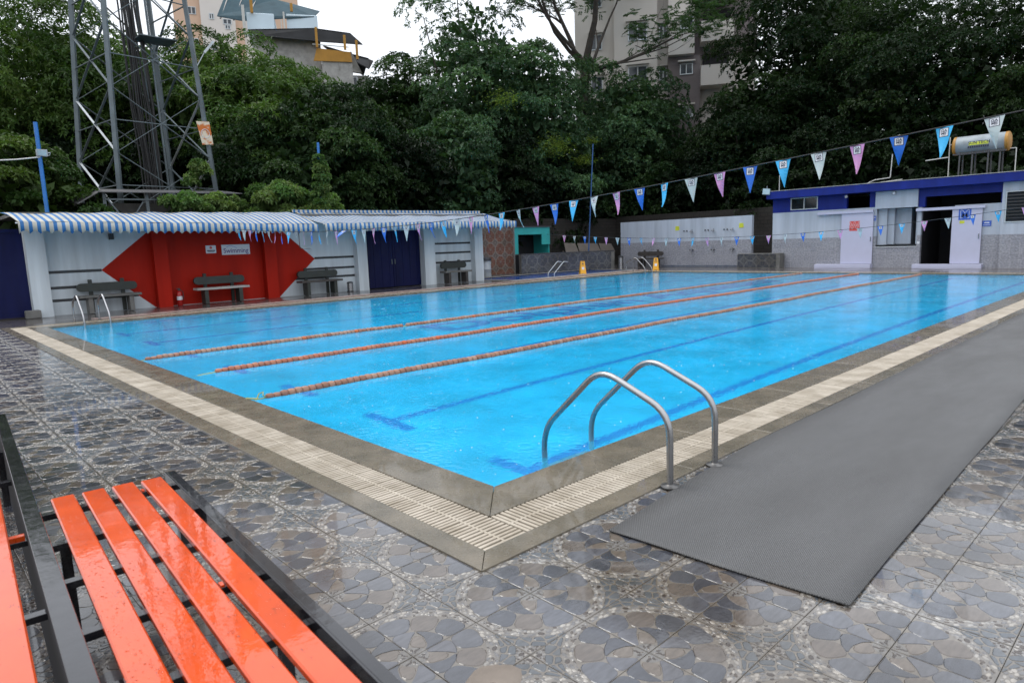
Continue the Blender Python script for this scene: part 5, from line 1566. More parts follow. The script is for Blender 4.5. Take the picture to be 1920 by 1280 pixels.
# ================================================================== POLES, TOWER, SHED
def blue_pole(name, label, base, top, r, lamp=None, paint='pole_blue'):
    p = empty(name, base, label, 'pole', 'blue poles')
    part('shaft', MT[paint], p, lambda m: m.tube([base, top], r, 10), True)
    if lamp:
        x, y, z = lamp
        q = part('floodlight', MT['lamp_grey'], p, lambda m: m.box(x - 0.14, x + 0.14, y - 0.10, y - 0.02, z - 0.10, z + 0.10, c=0.01))
        sub('glass', MT['lamp_glass'], q, lambda m: m.box(x - 0.11, x + 0.11, y - 0.104, y - 0.1001, z - 0.075, z + 0.075))
        sub('bracket', MT['lamp_grey'], q, lambda m: m.tube([(x + 0.14, y - 0.06, z), (x + 0.22, y - 0.03, z + 0.03), (x + 0.2, y, z - 0.05), (x + 0.05, y, z - 0.06)], 0.012, 6))
    return p
blue_pole('blue_pole', 'blue pole with a floodlight rising behind the left end of the awning', (1.10, 21.0, -0.08), (1.10, 21.0, 5.62), 0.055, (1.15, 21.0, 4.74))
blue_pole('blue_pole', 'blue pole wrapped in creeper behind the middle of the awnings', (10.25, 21.5, -0.08), (10.37, 21.5, 5.80), 0.05, (10.5, 21.5, 4.9))
blue_pole('blue_pole', 'thin blue pole leaning up from the slate wall', (26.6, 21.5, -0.08), (27.25, 21.5, 6.99), 0.036, paint='pole_shaded')
wc = MB((0, 20.9, 4.5)); wc.tube([(1.1, 20.95, 4.62), (0.5, 20.8, 4.50), (-0.2, 20.6, 4.40), (-1.5, 20.3, 4.30), (-4, 19.5, 4.4)], 0.018, 6)
tag(wc.build('white_cable', MT['pvc'], smooth=True), 'white cable running left from the floodlight on the blue pole', 'cable')

TC_ = Vector((5.783, 27.5, 0)); PH = -2.21834
def tleg(i, z):
    R = 2.241 + (10.318 - z) * 0.0679
    R = max(R, 0.5)
    a = PH + (-PI / 2, 0, PI / 2, PI)[i]
    return TC_ + Vector((R * math.cos(a), R * math.sin(a), z))
tw = empty('lattice_tower', (TC_.x, TC_.y, 0), 'tall grey steel lattice tower with a black cable bundle behind the awning', 'tower')
LV = [-0.08, 0.698, 3.103, 5.508, 7.913, 10.318, 12.72, 15.13, 17.5, 19.9, 22.3, 24.7, 27.1, 29.5, 32.0]
rg_ = random.Random(2)
for i in range(4):
    part('leg', MT['galv'], tw, lambda m: m.bar(tleg(i, -0.08), tleg(i, 32), 0.15, 0.15, 0, TC_ - tleg(i, 0)))
for k in range(1, len(LV) - 1):
    for i in range(4):
        j = (i + 1) % 4
        za, zb = LV[k], LV[k + 1]
        bright = 'galv_bright' if i in (0, 2) and k in (1, 2, 3) else 'galv'
        zm = (za + zb) / 2
        part('brace', MT[bright], tw, lambda m: m.bar(tleg(i, zb), tleg(j, za), 0.085, 0.02))
        part('brace', MT['galv'], tw, lambda m: m.bar(tleg(i, za), tleg(j, zb), 0.085, 0.02, 0, (0.1, 0.1, 1)))
        if i in (1, 2, 0): part('horizontal', MT['galv'], tw, lambda m: m.bar(tleg(i, zm), tleg(j, zm), 0.06, 0.03))
cbm = MB(tw.location)
for k in range(26):
    ox, oy = rg_.uniform(-0.42, 0.42), rg_.uniform(-0.2, 0.2)
    cbm.tube([TC_ + Vector((0.25 + ox * (1 + 0.2 * math.sin(z)) + 0.05 * math.sin(z * 0.9 + k) - 0.028 * (z - 4), 0.2 + oy, z)) for z in np.linspace(0, 31, 17)], rg_.uniform(0.018, 0.04), 5)
tag(cbm.build('cable_bundle', MT['cable'], tw), 'bundle of black feeder cables')
part('cable_ladder', MT['galv'], tw, lambda m: (m.bar(TC_ + Vector((0.95, 0.25, 0)), TC_ + Vector((0.25, 0.2, 31)), 0.07), m.bar(TC_ + Vector((0.6, 0.25, 0)), TC_ + Vector((-0.1, 0.2, 31)), 0.05)))
part('rest_platform', MT['galv'], tw, lambda m: m.box(5.9, 7.3, 26.9, 28.0, 10.30, 10.34))
part('side_bracket', MT['galv_bright'], tw, lambda m: (m.bar(tleg(2, 9.0) + Vector((0.05, 0, 0.2)), tleg(2, 9.0) + Vector((0.35, -0.1, 0.75)), 0.03), m.bar(tleg(2, 9.0) + Vector((0.35, -0.1, 0.75)), tleg(2, 9.0) + Vector((0.75, -0.15, 1.25)), 0.09)))
tq = tleg(2, 6.5)
rp_ = MB((tq.x - 0.2, tq.y - 0.15, 6.5)); 
px, py = tq.x - 0.08, tq.y - 0.14
rp_.prism([(px - 0.34, py, 6.98), (px + 0.18, py, 7.0), (px + 0.26, py, 6.10), (px - 0.18, py, 6.06)], (0, 0.012, 0))
ro_ = rp_.build('rusty_plate', MT['rust'])
tag(ro_, 'rusty orange and white sheet fixed to the right leg of the lattice tower', 'sign plate')
m = MB((tq.x - 0.2, tq.y - 0.15, 6.5)); m.tube([(px + 0.16 * math.cos(a) - 0.02, py - 0.006, 6.52 + 0.17 * math.sin(a)) for a in np.linspace(0, 2 * PI, 19)], 0.012, 5)
m.build('ring_mark', MT['sign_white'], ro_)

sd_ = empty('tin_shed', (5.2, 24.0, 0), 'low tin-roofed shed with grey posts under the lattice tower', 'shed')
part('roof', MT['tin'], sd_, lambda m: (m.prism([(3.0, 23.2, 3.86), (7.9, 23.2, 3.92), (7.9, 23.2, 3.89), (3.0, 23.2, 3.83)], (0, 2.0, 0.25)), m.prism([(2.35, 23.25, 3.45), (2.99, 23.21, 3.85), (2.99, 23.21, 3.82), (2.35, 23.25, 3.42)], (0, 1.8, 0.2))))
for x in (3.2, 4.55, 7.6):
    part('post', MT['galv'], sd_, lambda m: m.box(x - 0.05, x + 0.05, 23.45, 23.55, -0.08, 3.84))
part('rail', MT['galv'], sd_, lambda m: (m.bar((3.2, 23.44, 3.62), (7.6, 23.44, 3.66), 0.05), m.bar((3.3, 23.43, 3.6), (3.75, 23.43, 2.9), 0.05), m.bar((4.4, 23.43, 3.55), (4.1, 23.43, 3.1), 0.04)))
part('back_wall', MT['cement_light'], sd_, lambda m: m.box(2.6, 7.8, 25.0, 25.15, -0.08, 3.6))

# ================================================================== FAR BUILDINGS
def raydir(px, py):
    return Vector(rgt) * ((px - 960) / 1247.83) + Vector(upv) * (-(py - 640) / 1247.83) + Vector(fwd)
def polar(px, d, py=440):
    """ground place at distance d along the bearing of a photo point"""
    v = raydir(px, py)
    k = d / math.hypot(v.x, v.y)
    return Vector((CAM[0] + v.x * k, CAM[1] + v.y * k, 0))
def tz(px, py, d):
    """height of a photo point at distance d"""
    v = raydir(px, py)
    return CAM[2] + v.z * d / math.hypot(v.x, v.y)
def facade(origin, yaw, px, py):
    """photo point on the upright plane through origin: metres right, metres up"""
    u = Vector((math.cos(yaw), math.sin(yaw), 0)); nrm = Vector((-u.y, u.x, 0))
    v = raydir(px, py)
    t = (Vector(origin) - Vector(CAM)).dot(nrm) / v.dot(nrm)
    q = Vector(CAM) + v * t
    return (q - Vector(origin)).dot(u), q.z
def far_building(name, label, origin, yaw):
    """local x to the right along the facade, y away from the viewer, z up"""
    o = empty(name, origin, label, 'building')
    o.rotation_euler = (0, 0, yaw)
    return o
def lpart(name, m, root, fn, par=None):
    b = MB(); fn(b)
    return b.build(name, m, par or root)
def lwindow(root, x0, x1, z0, z1, y, split=2, curtain=None):
    f = lpart('window', MT['alu'], root, lambda b: (b.box(x0, x0 + 0.06, y - 0.05, y + 0.05, z0, z1), b.box(x1 - 0.06, x1, y - 0.05, y + 0.05, z0, z1), b.box(x0 + 0.0601, x1 - 0.0601, y - 0.05, y + 0.05, z0, z0 + 0.06), b.box(x0 + 0.0601, x1 - 0.0601, y - 0.05, y + 0.05, z1 - 0.06, z1), *[b.box(x0 + (x1 - x0) * k / split - 0.03, x0 + (x1 - x0) * k / split + 0.03, y - 0.045, y + 0.05, z0 + 0.0601, z1 - 0.0601) for k in range(1, split)]))
    for k in range(split):
        a, b_ = x0 + (x1 - x0) * k / split + 0.061, x0 + (x1 - x0) * (k + 1) / split - 0.061
        lpart('pane', MT['apt_glass'], root, lambda b: b.box(a, b_, y, y + 0.02, z0 + 0.061, z1 - 0.061), f)
    return f
# apartment block behind the central trees; scale at 54 m: 1 m is about 23 photo pixels
ab = far_building('apartment_block', 'tall cream and mauve apartment block seen above the central trees', polar(1190, 54), R_(125.3) + PI)
ABO, ABY = polar(1190, 54), R_(125.3) + PI
def ax(px): return facade(ABO, ABY, px, 80)[0]
def az(py, px=1240): return facade(ABO, ABY, px, py)[1]
Z = lambda k: az(k)
part_rects = []
lpart('wall', MT['apt_white'], ab, lambda b: (b.box(ax(1078), ax(1152), 0.0, 9, -0.1, 32), b.box(ax(1152) + 0.001, ax(1232), -0.8, 9, -0.1, 32), b.box(ax(1252), ax(1300), -1.2, 9, az(113), 32), b.box(ax(1232) + 0.001, ax(1252) - 0.001, 0.3, 9, -0.1, 32)))
lpart('mauve_wall', MT['apt_brown'], ab, lambda b: (b.box(ax(1252), ax(1312), -0.6, 9, -0.1, az(113) - 0.001), b.box(ax(1300) + 0.001, ax(1420), 0.2, 9, az(110), 32)))
lpart('right_wall', MT['apt_white'], ab, lambda b: b.box(ax(1312) + 0.001, ax(1420), 0.4, 9, -0.1, az(110) - 0.001))
for k in range(6):
    zz = az(94) + (k - 3) * 3.05
    if zz > 10:
        bl = lpart('balcony', MT['apt_white'], ab, lambda b: b.box(ax(1312), ax(1372), -1.3, 0.19, zz, zz + 1.4))
        lpart('opening', MT['void'], ab, lambda b: b.box(ax(1318), ax(1368), 0.12, 0.199, zz + 1.45, zz + 2.5), bl)
    for (x0, x1, d0, d1, y) in ((1107, 1129, 84, 55, -0.05), (1178, 1213, 78, 46, -0.85), (1236, 1251, 70, 46, 0.25), (1274, 1298, 68, 47, -1.25)):
        za, zb = az(d0) + (k - 3) * 3.05, az(d1) + (k - 3) * 3.05
        if za > 9:
            yy = y
            if x0 == 1274 and zb < az(113): yy = -0.65
            lwindow(ab, ax(x0), ax(x1), za, zb, yy)
            lpart('sunshade', MT['apt_white'], ab, lambda b: b.box(ax(x0) - 0.15, ax(x1) + 0.15, yy - 0.45, yy - 0.051, zb + 0.05, zb + 0.15))
for k in range(5):
    zz = az(115) - k * 1.2
    lpart('groove', MT['apt_brown'], ab, lambda b: b.box(ax(1252), ax(1312), -0.615, -0.6005, zz - 0.55, zz - 0.51))

# peach tower block behind the mango trees
pk = far_building('tower_block', 'peach and white tower block at the top behind the lattice tower', polar(420, 80), R_(69) - PI / 2)
def bx_(px): return facade(polar(420, 80), R_(69) - PI / 2, px, 30)[0]
def bz_(py): return facade(polar(420, 80), R_(69) - PI / 2, 420, py)[1]
lpart('wall', MT['apt_pale'], pk, lambda b: (b.box(bx_(376), bx_(440), -0.4, 12, -0.1, 46), b.box(bx_(455), bx_(500), 0.2, 12, -0.1, 46)))
lpart('peach_wall', MT['apt_peach'], pk, lambda b: (b.box(bx_(325), bx_(376) - 0.001, 0.1, 12, -0.1, 46), b.box(bx_(440) + 0.001, bx_(455) - 0.001, 0.0, 12, -0.1, 46), b.box(bx_(500) + 0.001, bx_(560), 0.0, 12, -0.1, 40)))
for k in range(-2, 4):
    for x0, x1, y0, y1, yy in ((392, 401, 30, 41, -0.41), (417, 433, 38, 48, -0.41), (420, 430, 49, 57, -0.41), (352, 368, 18, 32, 0.09), (455, 461, 55, 64, 0.19)):
        lwindow(pk, bx_(x0), bx_(x1), bz_(y1) + k * 3.1, bz_(y0) + k * 3.1, yy)

# house with sheet roofs
hs = far_building('sheet_roof_house', 'hillside house with corrugated sheet roofs, water tanks and an ochre parapet', polar(565, 52), R_(62) - PI / 2)
hx = lambda px: facade(polar(565, 52), R_(62) - PI / 2, px, 75)[0]
hz = lambda py: facade(polar(565, 52), R_(62) - PI / 2, 580, py)[1]
def hsheet(m, pts, dep, th=0.06):
    m.prism([(hx(x), y, hz(z)) for x, z, y in pts], (0, 0, -th))
lpart('tank_room', MT['tank_white'], hs, lambda b: b.box(hx(466), hx(517), 0.0, 3.0, hz(72), hz(30), c=0.03))
lpart('tank_room', MT['tank_white'], hs, lambda b: b.box(hx(540), hx(598), 0.3, 3.4, hz(66), hz(26), c=0.03))
lpart('upper_sheet_roof', MT['sheet_blue'], hs, lambda b: hsheet(b, [(410, 36, 0.3), (458, 44, 0.1), (592, 28, 0.3), (604, 2, 2.0), (520, -18, 2.2), (428, -30, 2.2)], 0))
for k in range(7):
    lpart('roof_rib', MT['frame'], hs, lambda b: b.bar((hx(416 + 25 * k), 0.25, hz(38.5 + (1.8 * k if k < 2 else 3.6 - 2.6 * (k - 1))) - 0.1), (hx(434 + 25 * k), 2.1, hz(-29 + 4.6 * k) - 0.12), 0.08))
for k, (x, za, zb) in enumerate(((461, 70, 20), (477, 32, 2), (551, 25, 10))):
    lpart('roof_post', MT['pvc' if k == 0 else 'ochre'], hs, lambda b: b.box(hx(x) - 0.09, hx(x) + 0.09, -0.4 + 0.1 * k, -0.2 + 0.1 * k, hz(za), hz(zb)))
lpart('pipe', MT['pvc'], hs, lambda b: (b.box(hx(534), hx(537), -0.1, 0.05, hz(66), hz(26)), b.box(hx(529), hx(531), -0.1, 0.05, hz(66), hz(40))))
lpart('middle_sheet_roof', MT['sheet_dark'], hs, lambda b: hsheet(b, [(468, 68, -0.9), (590, 60, -0.9), (656, 66, -0.9), (676, 92, -1.7), (600, 90, -1.7), (482, 84, -1.7)], 0))
lpart('lower_sheet_roof', MT['sheet_dark'], hs, lambda b: (hsheet(b, [(605, 80, 0.5), (690, 103, 0.5), (693, 124, -2.0), (684, 140, -2.2), (660, 120, -1.0), (640, 100, 0)], 0), b.prism([(hx(605), 0.3, hz(84)), (hx(690), 0.3, hz(103)), (hx(678), 0.3, hz(138)), (hx(655), 0.3, hz(120))], (0, 0.05, 0))))
lpart('body', MT['cement_light'], hs, lambda b: (b.box(hx(480), hx(600), -1.0, 6, -0.1, hz(70) - 0.1), b.box(hx(600) + 0.001, hx(655), -1.9, 6, -0.1, hz(128)), b.box(hx(640), hx(684), -0.9, 6, -0.1, hz(145))))
lpart('ochre_parapet', MT['ochre'], hs, lambda b: b.prism([(hx(585), -2.0, hz(128)), (hx(655), -2.0, hz(128)), (hx(653), -2.0, hz(110)), (hx(592), -2.0, hz(105))], (0, 0.099, 0)))
lpart('sloping_parapet', MT['cement_light'], hs, lambda b: b.prism([(hx(654), -1.95, hz(108)), (hx(673), -1.2, hz(142)), (hx(630), -1.95, hz(142)), (hx(630), -1.95, hz(129))], (0, 0.3, 0)))
lpart('railing', MT['galv_bright'], hs, lambda b: (b.bar((hx(585), -2.1, hz(99)), (hx(650), -2.1, hz(102)), 0.05),))
for x, za, zb in ((593, 106, 70), (643, 108, 82), (664, 125, 90)):
    lpart('veranda_post', MT['ochre'], hs, lambda b: b.box(hx(x) - 0.08, hx(x) + 0.08, -2.35, -2.2, hz(za), hz(zb)))
lwindow(hs, hx(648), hx(664), hz(172), hz(148), -0.95)
yc = empty('wire_cage_frame', polar(715, 39), 'faint yellow wire frame half hidden in the trees', 'frame')
yx = lambda px: facade(polar(715, 39), R_(58) - PI / 2, px, 280)[0]
yz = lambda py: facade(polar(715, 39), R_(58) - PI / 2, 715, py)[1]
yc.rotation_euler = (0, 0, R_(58) - PI / 2)
lpart('frame', MT['ochre'], yc, lambda b: (b.bar((yx(690), 0, yz(262)), (yx(735), 0, yz(258)), 0.05), b.bar((yx(703), 0, yz(262)), (yx(703), 0, yz(306)), 0.05), b.bar((yx(735), 0, yz(258)), (yx(735), 0, yz(300)), 0.05), b.bar((yx(690), 0, yz(306)), (yx(735), 0, yz(305)), 0.05), b.bar((yx(690), 0, -0.1), (yx(690), 0, yz(262)), 0.06)))
# ================================================================== VEGETATION
def leaf_object(name, P, Dr, L, W, C, m, parent, fold=0.25, rng=None):
    """thousands of small folded leaf blades as one crown mesh"""
    N = len(P)
    Dr = Dr / np.linalg.norm(Dr, axis=1, keepdims=True)
    rnd = rng.normal(size=(N, 3))
    S = np.cross(Dr, rnd + np.array([0, 0, 1.6]))
    S /= np.maximum(np.linalg.norm(S, axis=1, keepdims=True), 1e-6)
    Nn = np.cross(S, Dr)
    L = L[:, None]; W = W[:, None]
    v = np.empty((N, 4, 3), dtype=np.float32)
    v[:, 0] = P
    v[:, 1] = P + Dr * L * 0.5 + S * W * 0.5 + Nn * W * fold
    v[:, 2] = P + Dr * L - np.array([0, 0, 1]) * L * 0.10
    v[:, 3] = P + Dr * L * 0.5 - S * W * 0.5 + Nn * W * fold
    me = bpy.data.meshes.new(name)
    me.vertices.add(N * 4); me.loops.add(N * 4); me.polygons.add(N)
    me.vertices.foreach_set('co', v.ravel())
    me.loops.foreach_set('vertex_index', np.arange(N * 4, dtype=np.int32))
    me.polygons.foreach_set('loop_start', np.arange(0, N * 4, 4, dtype=np.int32))
    me.update(calc_edges=True)
    a = me.attributes.new('Col', 'FLOAT_COLOR', 'FACE')
    a.data.foreach_set('color', np.concatenate([C, np.ones((N, 1))], 1).astype(np.float32).ravel())
    me.materials.append(m)
    o = bpy.data.objects.new(name, me)
    COL.objects.link(o)
    o.parent = parent
    return o

def unit(n, rng):
    d = rng.normal(size=(n, 3))
    return d / np.linalg.norm(d, axis=1, keepdims=True)

def crown_points(rng, centre, radii, K, clump_r, per, low=-0.45, lobes=0.3):
    """clump centres over an uneven ellipsoid; sprig points on each clump's outer shell"""
    d = unit(K * 3, rng)
    d = d[d[:, 2] > low][:K]
    ph = rng.uniform(0, 6.28, 3)
    lob = 1 + lobes * np.sin(3 * np.arctan2(d[:, 1], d[:, 0]) + ph[0]) * np.cos(2.5 * d[:, 2] + ph[1])
    rad = rng.uniform(0.62, 1.0, len(d)) ** 0.6 * lob * 0.86
    cc = np.array(centre) + d * np.array(radii) * rad[:, None]
    cr = clump_r * rng.uniform(0.65, 1.35, len(d))
    P, Nrm, ids = [], [], []
    for k in range(len(cc)):
        n = int(per * (cr[k] / clump_r) ** 2)
        u = unit(n, rng)
        u[:, 2] = np.where(u[:, 2] < -0.12, -u[:, 2] * 0.8, u[:, 2])
        u /= np.linalg.norm(u, axis=1, keepdims=True)
        sh = rng.uniform(0.55, 1.0, n) ** 0.4
        P.append(cc[k] + u * (cr[k] * sh)[:, None] * np.array([1, 1, 0.66]))
        Nrm.append(u * 0.7 + d[k] * 0.3); ids.append(np.full(n, k))
    return np.concatenate(P), np.concatenate(Nrm), np.concatenate(ids), cc, cr

PALS = dict(
    mango=[(0.060, 0.110, 0.028), (0.038, 0.076, 0.021), (0.084, 0.140, 0.036)],
    dark=[(0.022, 0.046, 0.017), (0.033, 0.063, 0.021), (0.015, 0.034, 0.013)],
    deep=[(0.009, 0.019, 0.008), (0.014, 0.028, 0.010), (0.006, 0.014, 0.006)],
    shaded=[(0.015, 0.031, 0.012), (0.023, 0.044, 0.015), (0.010, 0.023, 0.009)],  # dark palette lowered: shade side of the right-hand trees put into leaf colour
    mid=[(0.055, 0.105, 0.052), (0.072, 0.130, 0.060), (0.040, 0.082, 0.042)],
    fresh=[(0.105, 0.175, 0.058), (0.075, 0.14, 0.045), (0.14, 0.205, 0.070)],
    bush=[(0.042, 0.080, 0.018), (0.028, 0.058, 0.015), (0.065, 0.108, 0.023)],
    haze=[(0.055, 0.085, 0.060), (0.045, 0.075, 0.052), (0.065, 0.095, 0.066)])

def tree(name, label, base, ctr_z, radii, seed, pal='dark', K=60, per=70, leaf=(0.26, 0.085), nleaf=6, clump=None, trunk_r=0.25, low=-0.45, group='trees beyond the pool walls', inner=900, m='leaf', droop=0.35, lobes=0.3, category='tree', limbs=7, ctr_off=(0, 0)):
    rng = np.random.default_rng(seed)
    r = empty(name, base, label, category, group)
    c = np.array([ctr_off[0], ctr_off[1], ctr_z])
    clump = clump or min(radii) * 0.30
    P, Nn, ids, cc, cr = crown_points(rng, c, radii, K, clump, per, low, lobes)
    # limbs first
    tm = MB()
    H = ctr_z
    bend_ = rng.uniform(-0.3, 0.3, 2)
    tm.tube([(0, 0, -0.1), (bend_[0] * 0.5, bend_[1] * 0.5, H * 0.35), (bend_[0] + ctr_off[0] * 0.6, bend_[1] + ctr_off[1] * 0.6, H * 0.7), (ctr_off[0], ctr_off[1], H + radii[2] * 0.5)], [trunk_r * 1.25, trunk_r, trunk_r * 0.75, trunk_r * 0.25], 8)
    idx = rng.permutation(len(cc))[:limbs]
    for k in idx:
        e_ = cc[k]
        s0 = np.array([bend_[0] * 0.7 + ctr_off[0] * 0.4, bend_[1] * 0.7 + ctr_off[1] * 0.4, H * rng.uniform(0.45, 0.75)])
        mid = (s0 + e_) / 2 + np.array([0, 0, -0.15 * np.linalg.norm(e_ - s0)])
        tm.tube([s0, mid, e_], [trunk_r * 0.5, trunk_r * 0.32, trunk_r * 0.1], 6)
    tm.build('trunk', MT['bark'], r, True, fix=False)
    n = len(P)
    q = nleaf
    Pq = np.repeat(P, q, 0)
    Nq = np.repeat(Nn, q, 0)
    ang = np.tile(np.arange(q) * 2 * PI / q, n) + np.repeat(rng.uniform(0, 6.28, n), q)
    t1 = np.cross(Nq, np.array([0.3, 0.2, 1.0])); t1 /= np.maximum(np.linalg.norm(t1, axis=1, keepdims=True), 1e-6)
    t2 = np.cross(Nq, t1)
    Dq = Nq * 0.45 + (t1 * np.cos(ang)[:, None] + t2 * np.sin(ang)[:, None]) * 0.85 + rng.normal(size=(n * q, 3)) * 0.22
    Dq[:, 2] -= droop
    pl = np.array(PALS[pal])
    ck = pl[rng.integers(0, len(pl), len(cc))]
    C = np.repeat((ck * rng.uniform(0.75, 1.25, (len(ck), 1)))[ids], q, 0) * rng.uniform(0.7, 1.3, (n * q, 1)) * (1 + rng.normal(size=(n * q, 3)) * 0.05)
    L = leaf[0] * rng.uniform(0.65, 1.25, n * q); W = leaf[1] * rng.uniform(0.75, 1.25, n * q)
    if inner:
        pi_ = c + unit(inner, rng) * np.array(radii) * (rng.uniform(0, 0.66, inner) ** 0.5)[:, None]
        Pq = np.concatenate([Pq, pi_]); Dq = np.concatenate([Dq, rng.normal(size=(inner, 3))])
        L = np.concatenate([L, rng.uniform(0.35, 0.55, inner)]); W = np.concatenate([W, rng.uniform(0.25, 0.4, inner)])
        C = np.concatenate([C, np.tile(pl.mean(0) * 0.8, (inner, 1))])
    leaf_object('crown', Pq, Dq, L, W, np.clip(C, 0.003, 1), MT[m], r, rng=rng)
    return r

def bound(px):
    """distance to the boundary walls along a bearing"""
    a = 0.81544 - math.atan((px - 960) / 1247.83)
    return min(27.7 / max(math.sin(a), 0.05), 36.2 / max(math.cos(a), 0.05))

T = [
    # name, label, px, extra distance, top py, radii, palette, K, per, leaf, more
    ('mango_tree', 'broad mango tree filling the upper left corner behind the blue pole', 20, 9.0, 8, (7.6, 7.0, 6.0), 'mango', 110, 76, (0.27, 0.075), {}),
    ('mango_tree', 'tall mango tree seen through the lattice tower', 235, 8.5, 66, (5.6, 5.6, 6.2), 'mango', 90, 76, (0.27, 0.075), {}),
    ('mango_tree', 'bright mango tree below the peach tower block', 392, 7.0, 72, (4.6, 4.4, 6.0), 'mango', 85, 76, (0.27, 0.075), {}),
    ('mango_tree', 'bright rounded mango tree below the sheet roof house', 515, 3.5, 104, (5.0, 4.6, 5.0), 'mango', 95, 76, (0.26, 0.072), {}),
    ('evergreen_tree', 'dark glossy tree in front of the mango trees left of centre', 612, 0.6, 148, (4.2, 3.4, 4.6), 'dark', 85, 74, (0.20, 0.085), {}),
    ('evergreen_tree', 'dark glossy tree right of the lattice tower', 505, 2.2, 205, (3.3, 3.0, 3.8), 'dark', 75, 74, (0.20, 0.085), {}),
    ('far_tree', 'small dark tree standing against the white sky', 745, 9, 126, (3.6, 3.6, 4.6), 'dark', 60, 60, (0.24, 0.10), {'lobes': 0.5}),
    ('leafy_tree', 'tall loose tree with feathery top left of the apartment block', 884, 3.0, -35, (4.3, 4.2, 9.4), 'mid', 105, 55, (0.21, 0.08), {'lobes': 0.55}),
    ('leafy_tree', 'full green tree in the middle below the apartment block', 1000, 0.8, 78, (5.0, 4.2, 7.2), 'mid', 110, 70, (0.21, 0.095), {}),
    ('leafy_tree', 'green broadleaf tree in front of the apartment block', 1180, 0.8, 116, (5.3, 4.2, 6.6), 'mid', 100, 70, (0.21, 0.10), {}),
    ('evergreen_tree', 'tall dark tree right of the apartment block, reaching out of the picture', 1492, 2.5, -90, (4.8, 4.6, 9.6), 'shaded', 130, 100, (0.18, 0.075), {'low': -0.8}),
    ('evergreen_tree', 'dark tree in front of the tall one, above the floodlight', 1405, 0.4, 150, (4.2, 3.8, 5.2), 'shaded', 85, 90, (0.18, 0.075), {}),
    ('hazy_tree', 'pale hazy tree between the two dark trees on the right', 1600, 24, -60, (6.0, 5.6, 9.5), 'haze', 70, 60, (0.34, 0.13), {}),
    ('evergreen_tree', 'broad dark tree above the changing rooms', 1715, 2.0, -50, (6.2, 5.0, 8.8), 'shaded', 140, 104, (0.18, 0.075), {'low': -0.8}),
    ('evergreen_tree', 'dark tree at the upper right corner above the water heater', 1900, 2.0, -80, (5.2, 4.6, 9.0), 'shaded', 115, 100, (0.18, 0.075), {'low': -0.8}),
]
for k, (nm, lb, px, dx, py, rad, pal_, K, per, lf, ex) in enumerate(T):
    d = bound(px) + rad[1] * 0.95 + dx
    b = polar(px, d, max(py + 60, 60))
    top = tz(px, py, d)
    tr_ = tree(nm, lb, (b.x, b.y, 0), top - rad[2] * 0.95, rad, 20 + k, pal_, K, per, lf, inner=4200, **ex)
    if px == 1000: mid_tree = tr_

# undergrowth along the boundary walls
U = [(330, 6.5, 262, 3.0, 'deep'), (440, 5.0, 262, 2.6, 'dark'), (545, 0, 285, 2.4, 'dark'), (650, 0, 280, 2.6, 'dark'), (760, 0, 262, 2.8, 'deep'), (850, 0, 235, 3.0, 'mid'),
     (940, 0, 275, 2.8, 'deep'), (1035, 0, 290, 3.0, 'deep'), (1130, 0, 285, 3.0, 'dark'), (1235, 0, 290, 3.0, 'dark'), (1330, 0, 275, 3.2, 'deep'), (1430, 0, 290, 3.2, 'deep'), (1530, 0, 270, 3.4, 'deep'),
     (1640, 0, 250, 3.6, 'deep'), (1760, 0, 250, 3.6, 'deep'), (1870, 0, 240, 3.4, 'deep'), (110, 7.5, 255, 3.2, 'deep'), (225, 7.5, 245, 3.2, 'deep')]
where = ['behind the lattice tower right leg', 'below the rusty plate', 'left of the creeper pole', 'right of the creeper pole', 'below the yellow wire frame', 'above the right awning', 'above the teal booth', 'behind the thin blue pole',
         'above the left end of the shower wall', 'above the middle of the shower wall', 'above the right end of the shower wall', 'behind the floodlight', 'behind the left end of the blue roof', 'behind the roof pipes',
         'left of the water heater', 'behind the water heater', 'left of the lattice tower', 'behind the lattice tower']
for k, (px, dx, py, r, pal_) in enumerate(U):
    d = bound(px) + r * 0.95 + dx
    b = polar(px, d, max(py + 60, 60))
    top = tz(px, py, d)
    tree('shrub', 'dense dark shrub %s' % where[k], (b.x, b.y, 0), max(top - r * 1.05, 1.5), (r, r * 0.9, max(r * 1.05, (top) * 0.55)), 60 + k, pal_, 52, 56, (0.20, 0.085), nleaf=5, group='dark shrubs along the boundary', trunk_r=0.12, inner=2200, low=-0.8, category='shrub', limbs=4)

# glossy bush at the left edge
b = polar(20, 28.0)
tree('glossy_bush', 'dense glossy green bush at the left edge behind the navy gate', (b.x, b.y, 0), 3.1, (2.7, 2.1, 2.9), 90, 'bush', 75, 80, (0.16, 0.085), group='bushes near the shelter', trunk_r=0.1, low=-0.8, category='bush', limbs=5, inner=700, clump=0.62)
tree('papaya_shrub', 'pale green leafy shrub growing above the join of the two awnings', (9.2, 22.6, 0), 3.35, (1.35, 0.9, 0.85), 91, 'fresh', 34, 60, (0.20, 0.075), group='bushes near the shelter', trunk_r=0.06, inner=120, category='shrub', limbs=5, clump=0.38, m='leaf_soft')
tree('leafy_shrub', 'pale green shrub at the foot of the creeper pole', (10.9, 22.5, 0), 3.15, (0.85, 0.6, 0.75), 92, 'fresh', 26, 60, (0.17, 0.075), group='bushes near the shelter', trunk_r=0.05, inner=80, category='shrub', limbs=4, clump=0.34, m='leaf_soft')
tree('creeper', 'creeper climbing the middle blue pole', (10.33, 21.42, 0), 4.0, (0.22, 0.2, 1.45), 93, 'fresh', 44, 36, (0.12, 0.075), group='bushes near the shelter', trunk_r=0.02, inner=0, category='creeper', limbs=0, clump=0.17, m='leaf_soft', low=-1)
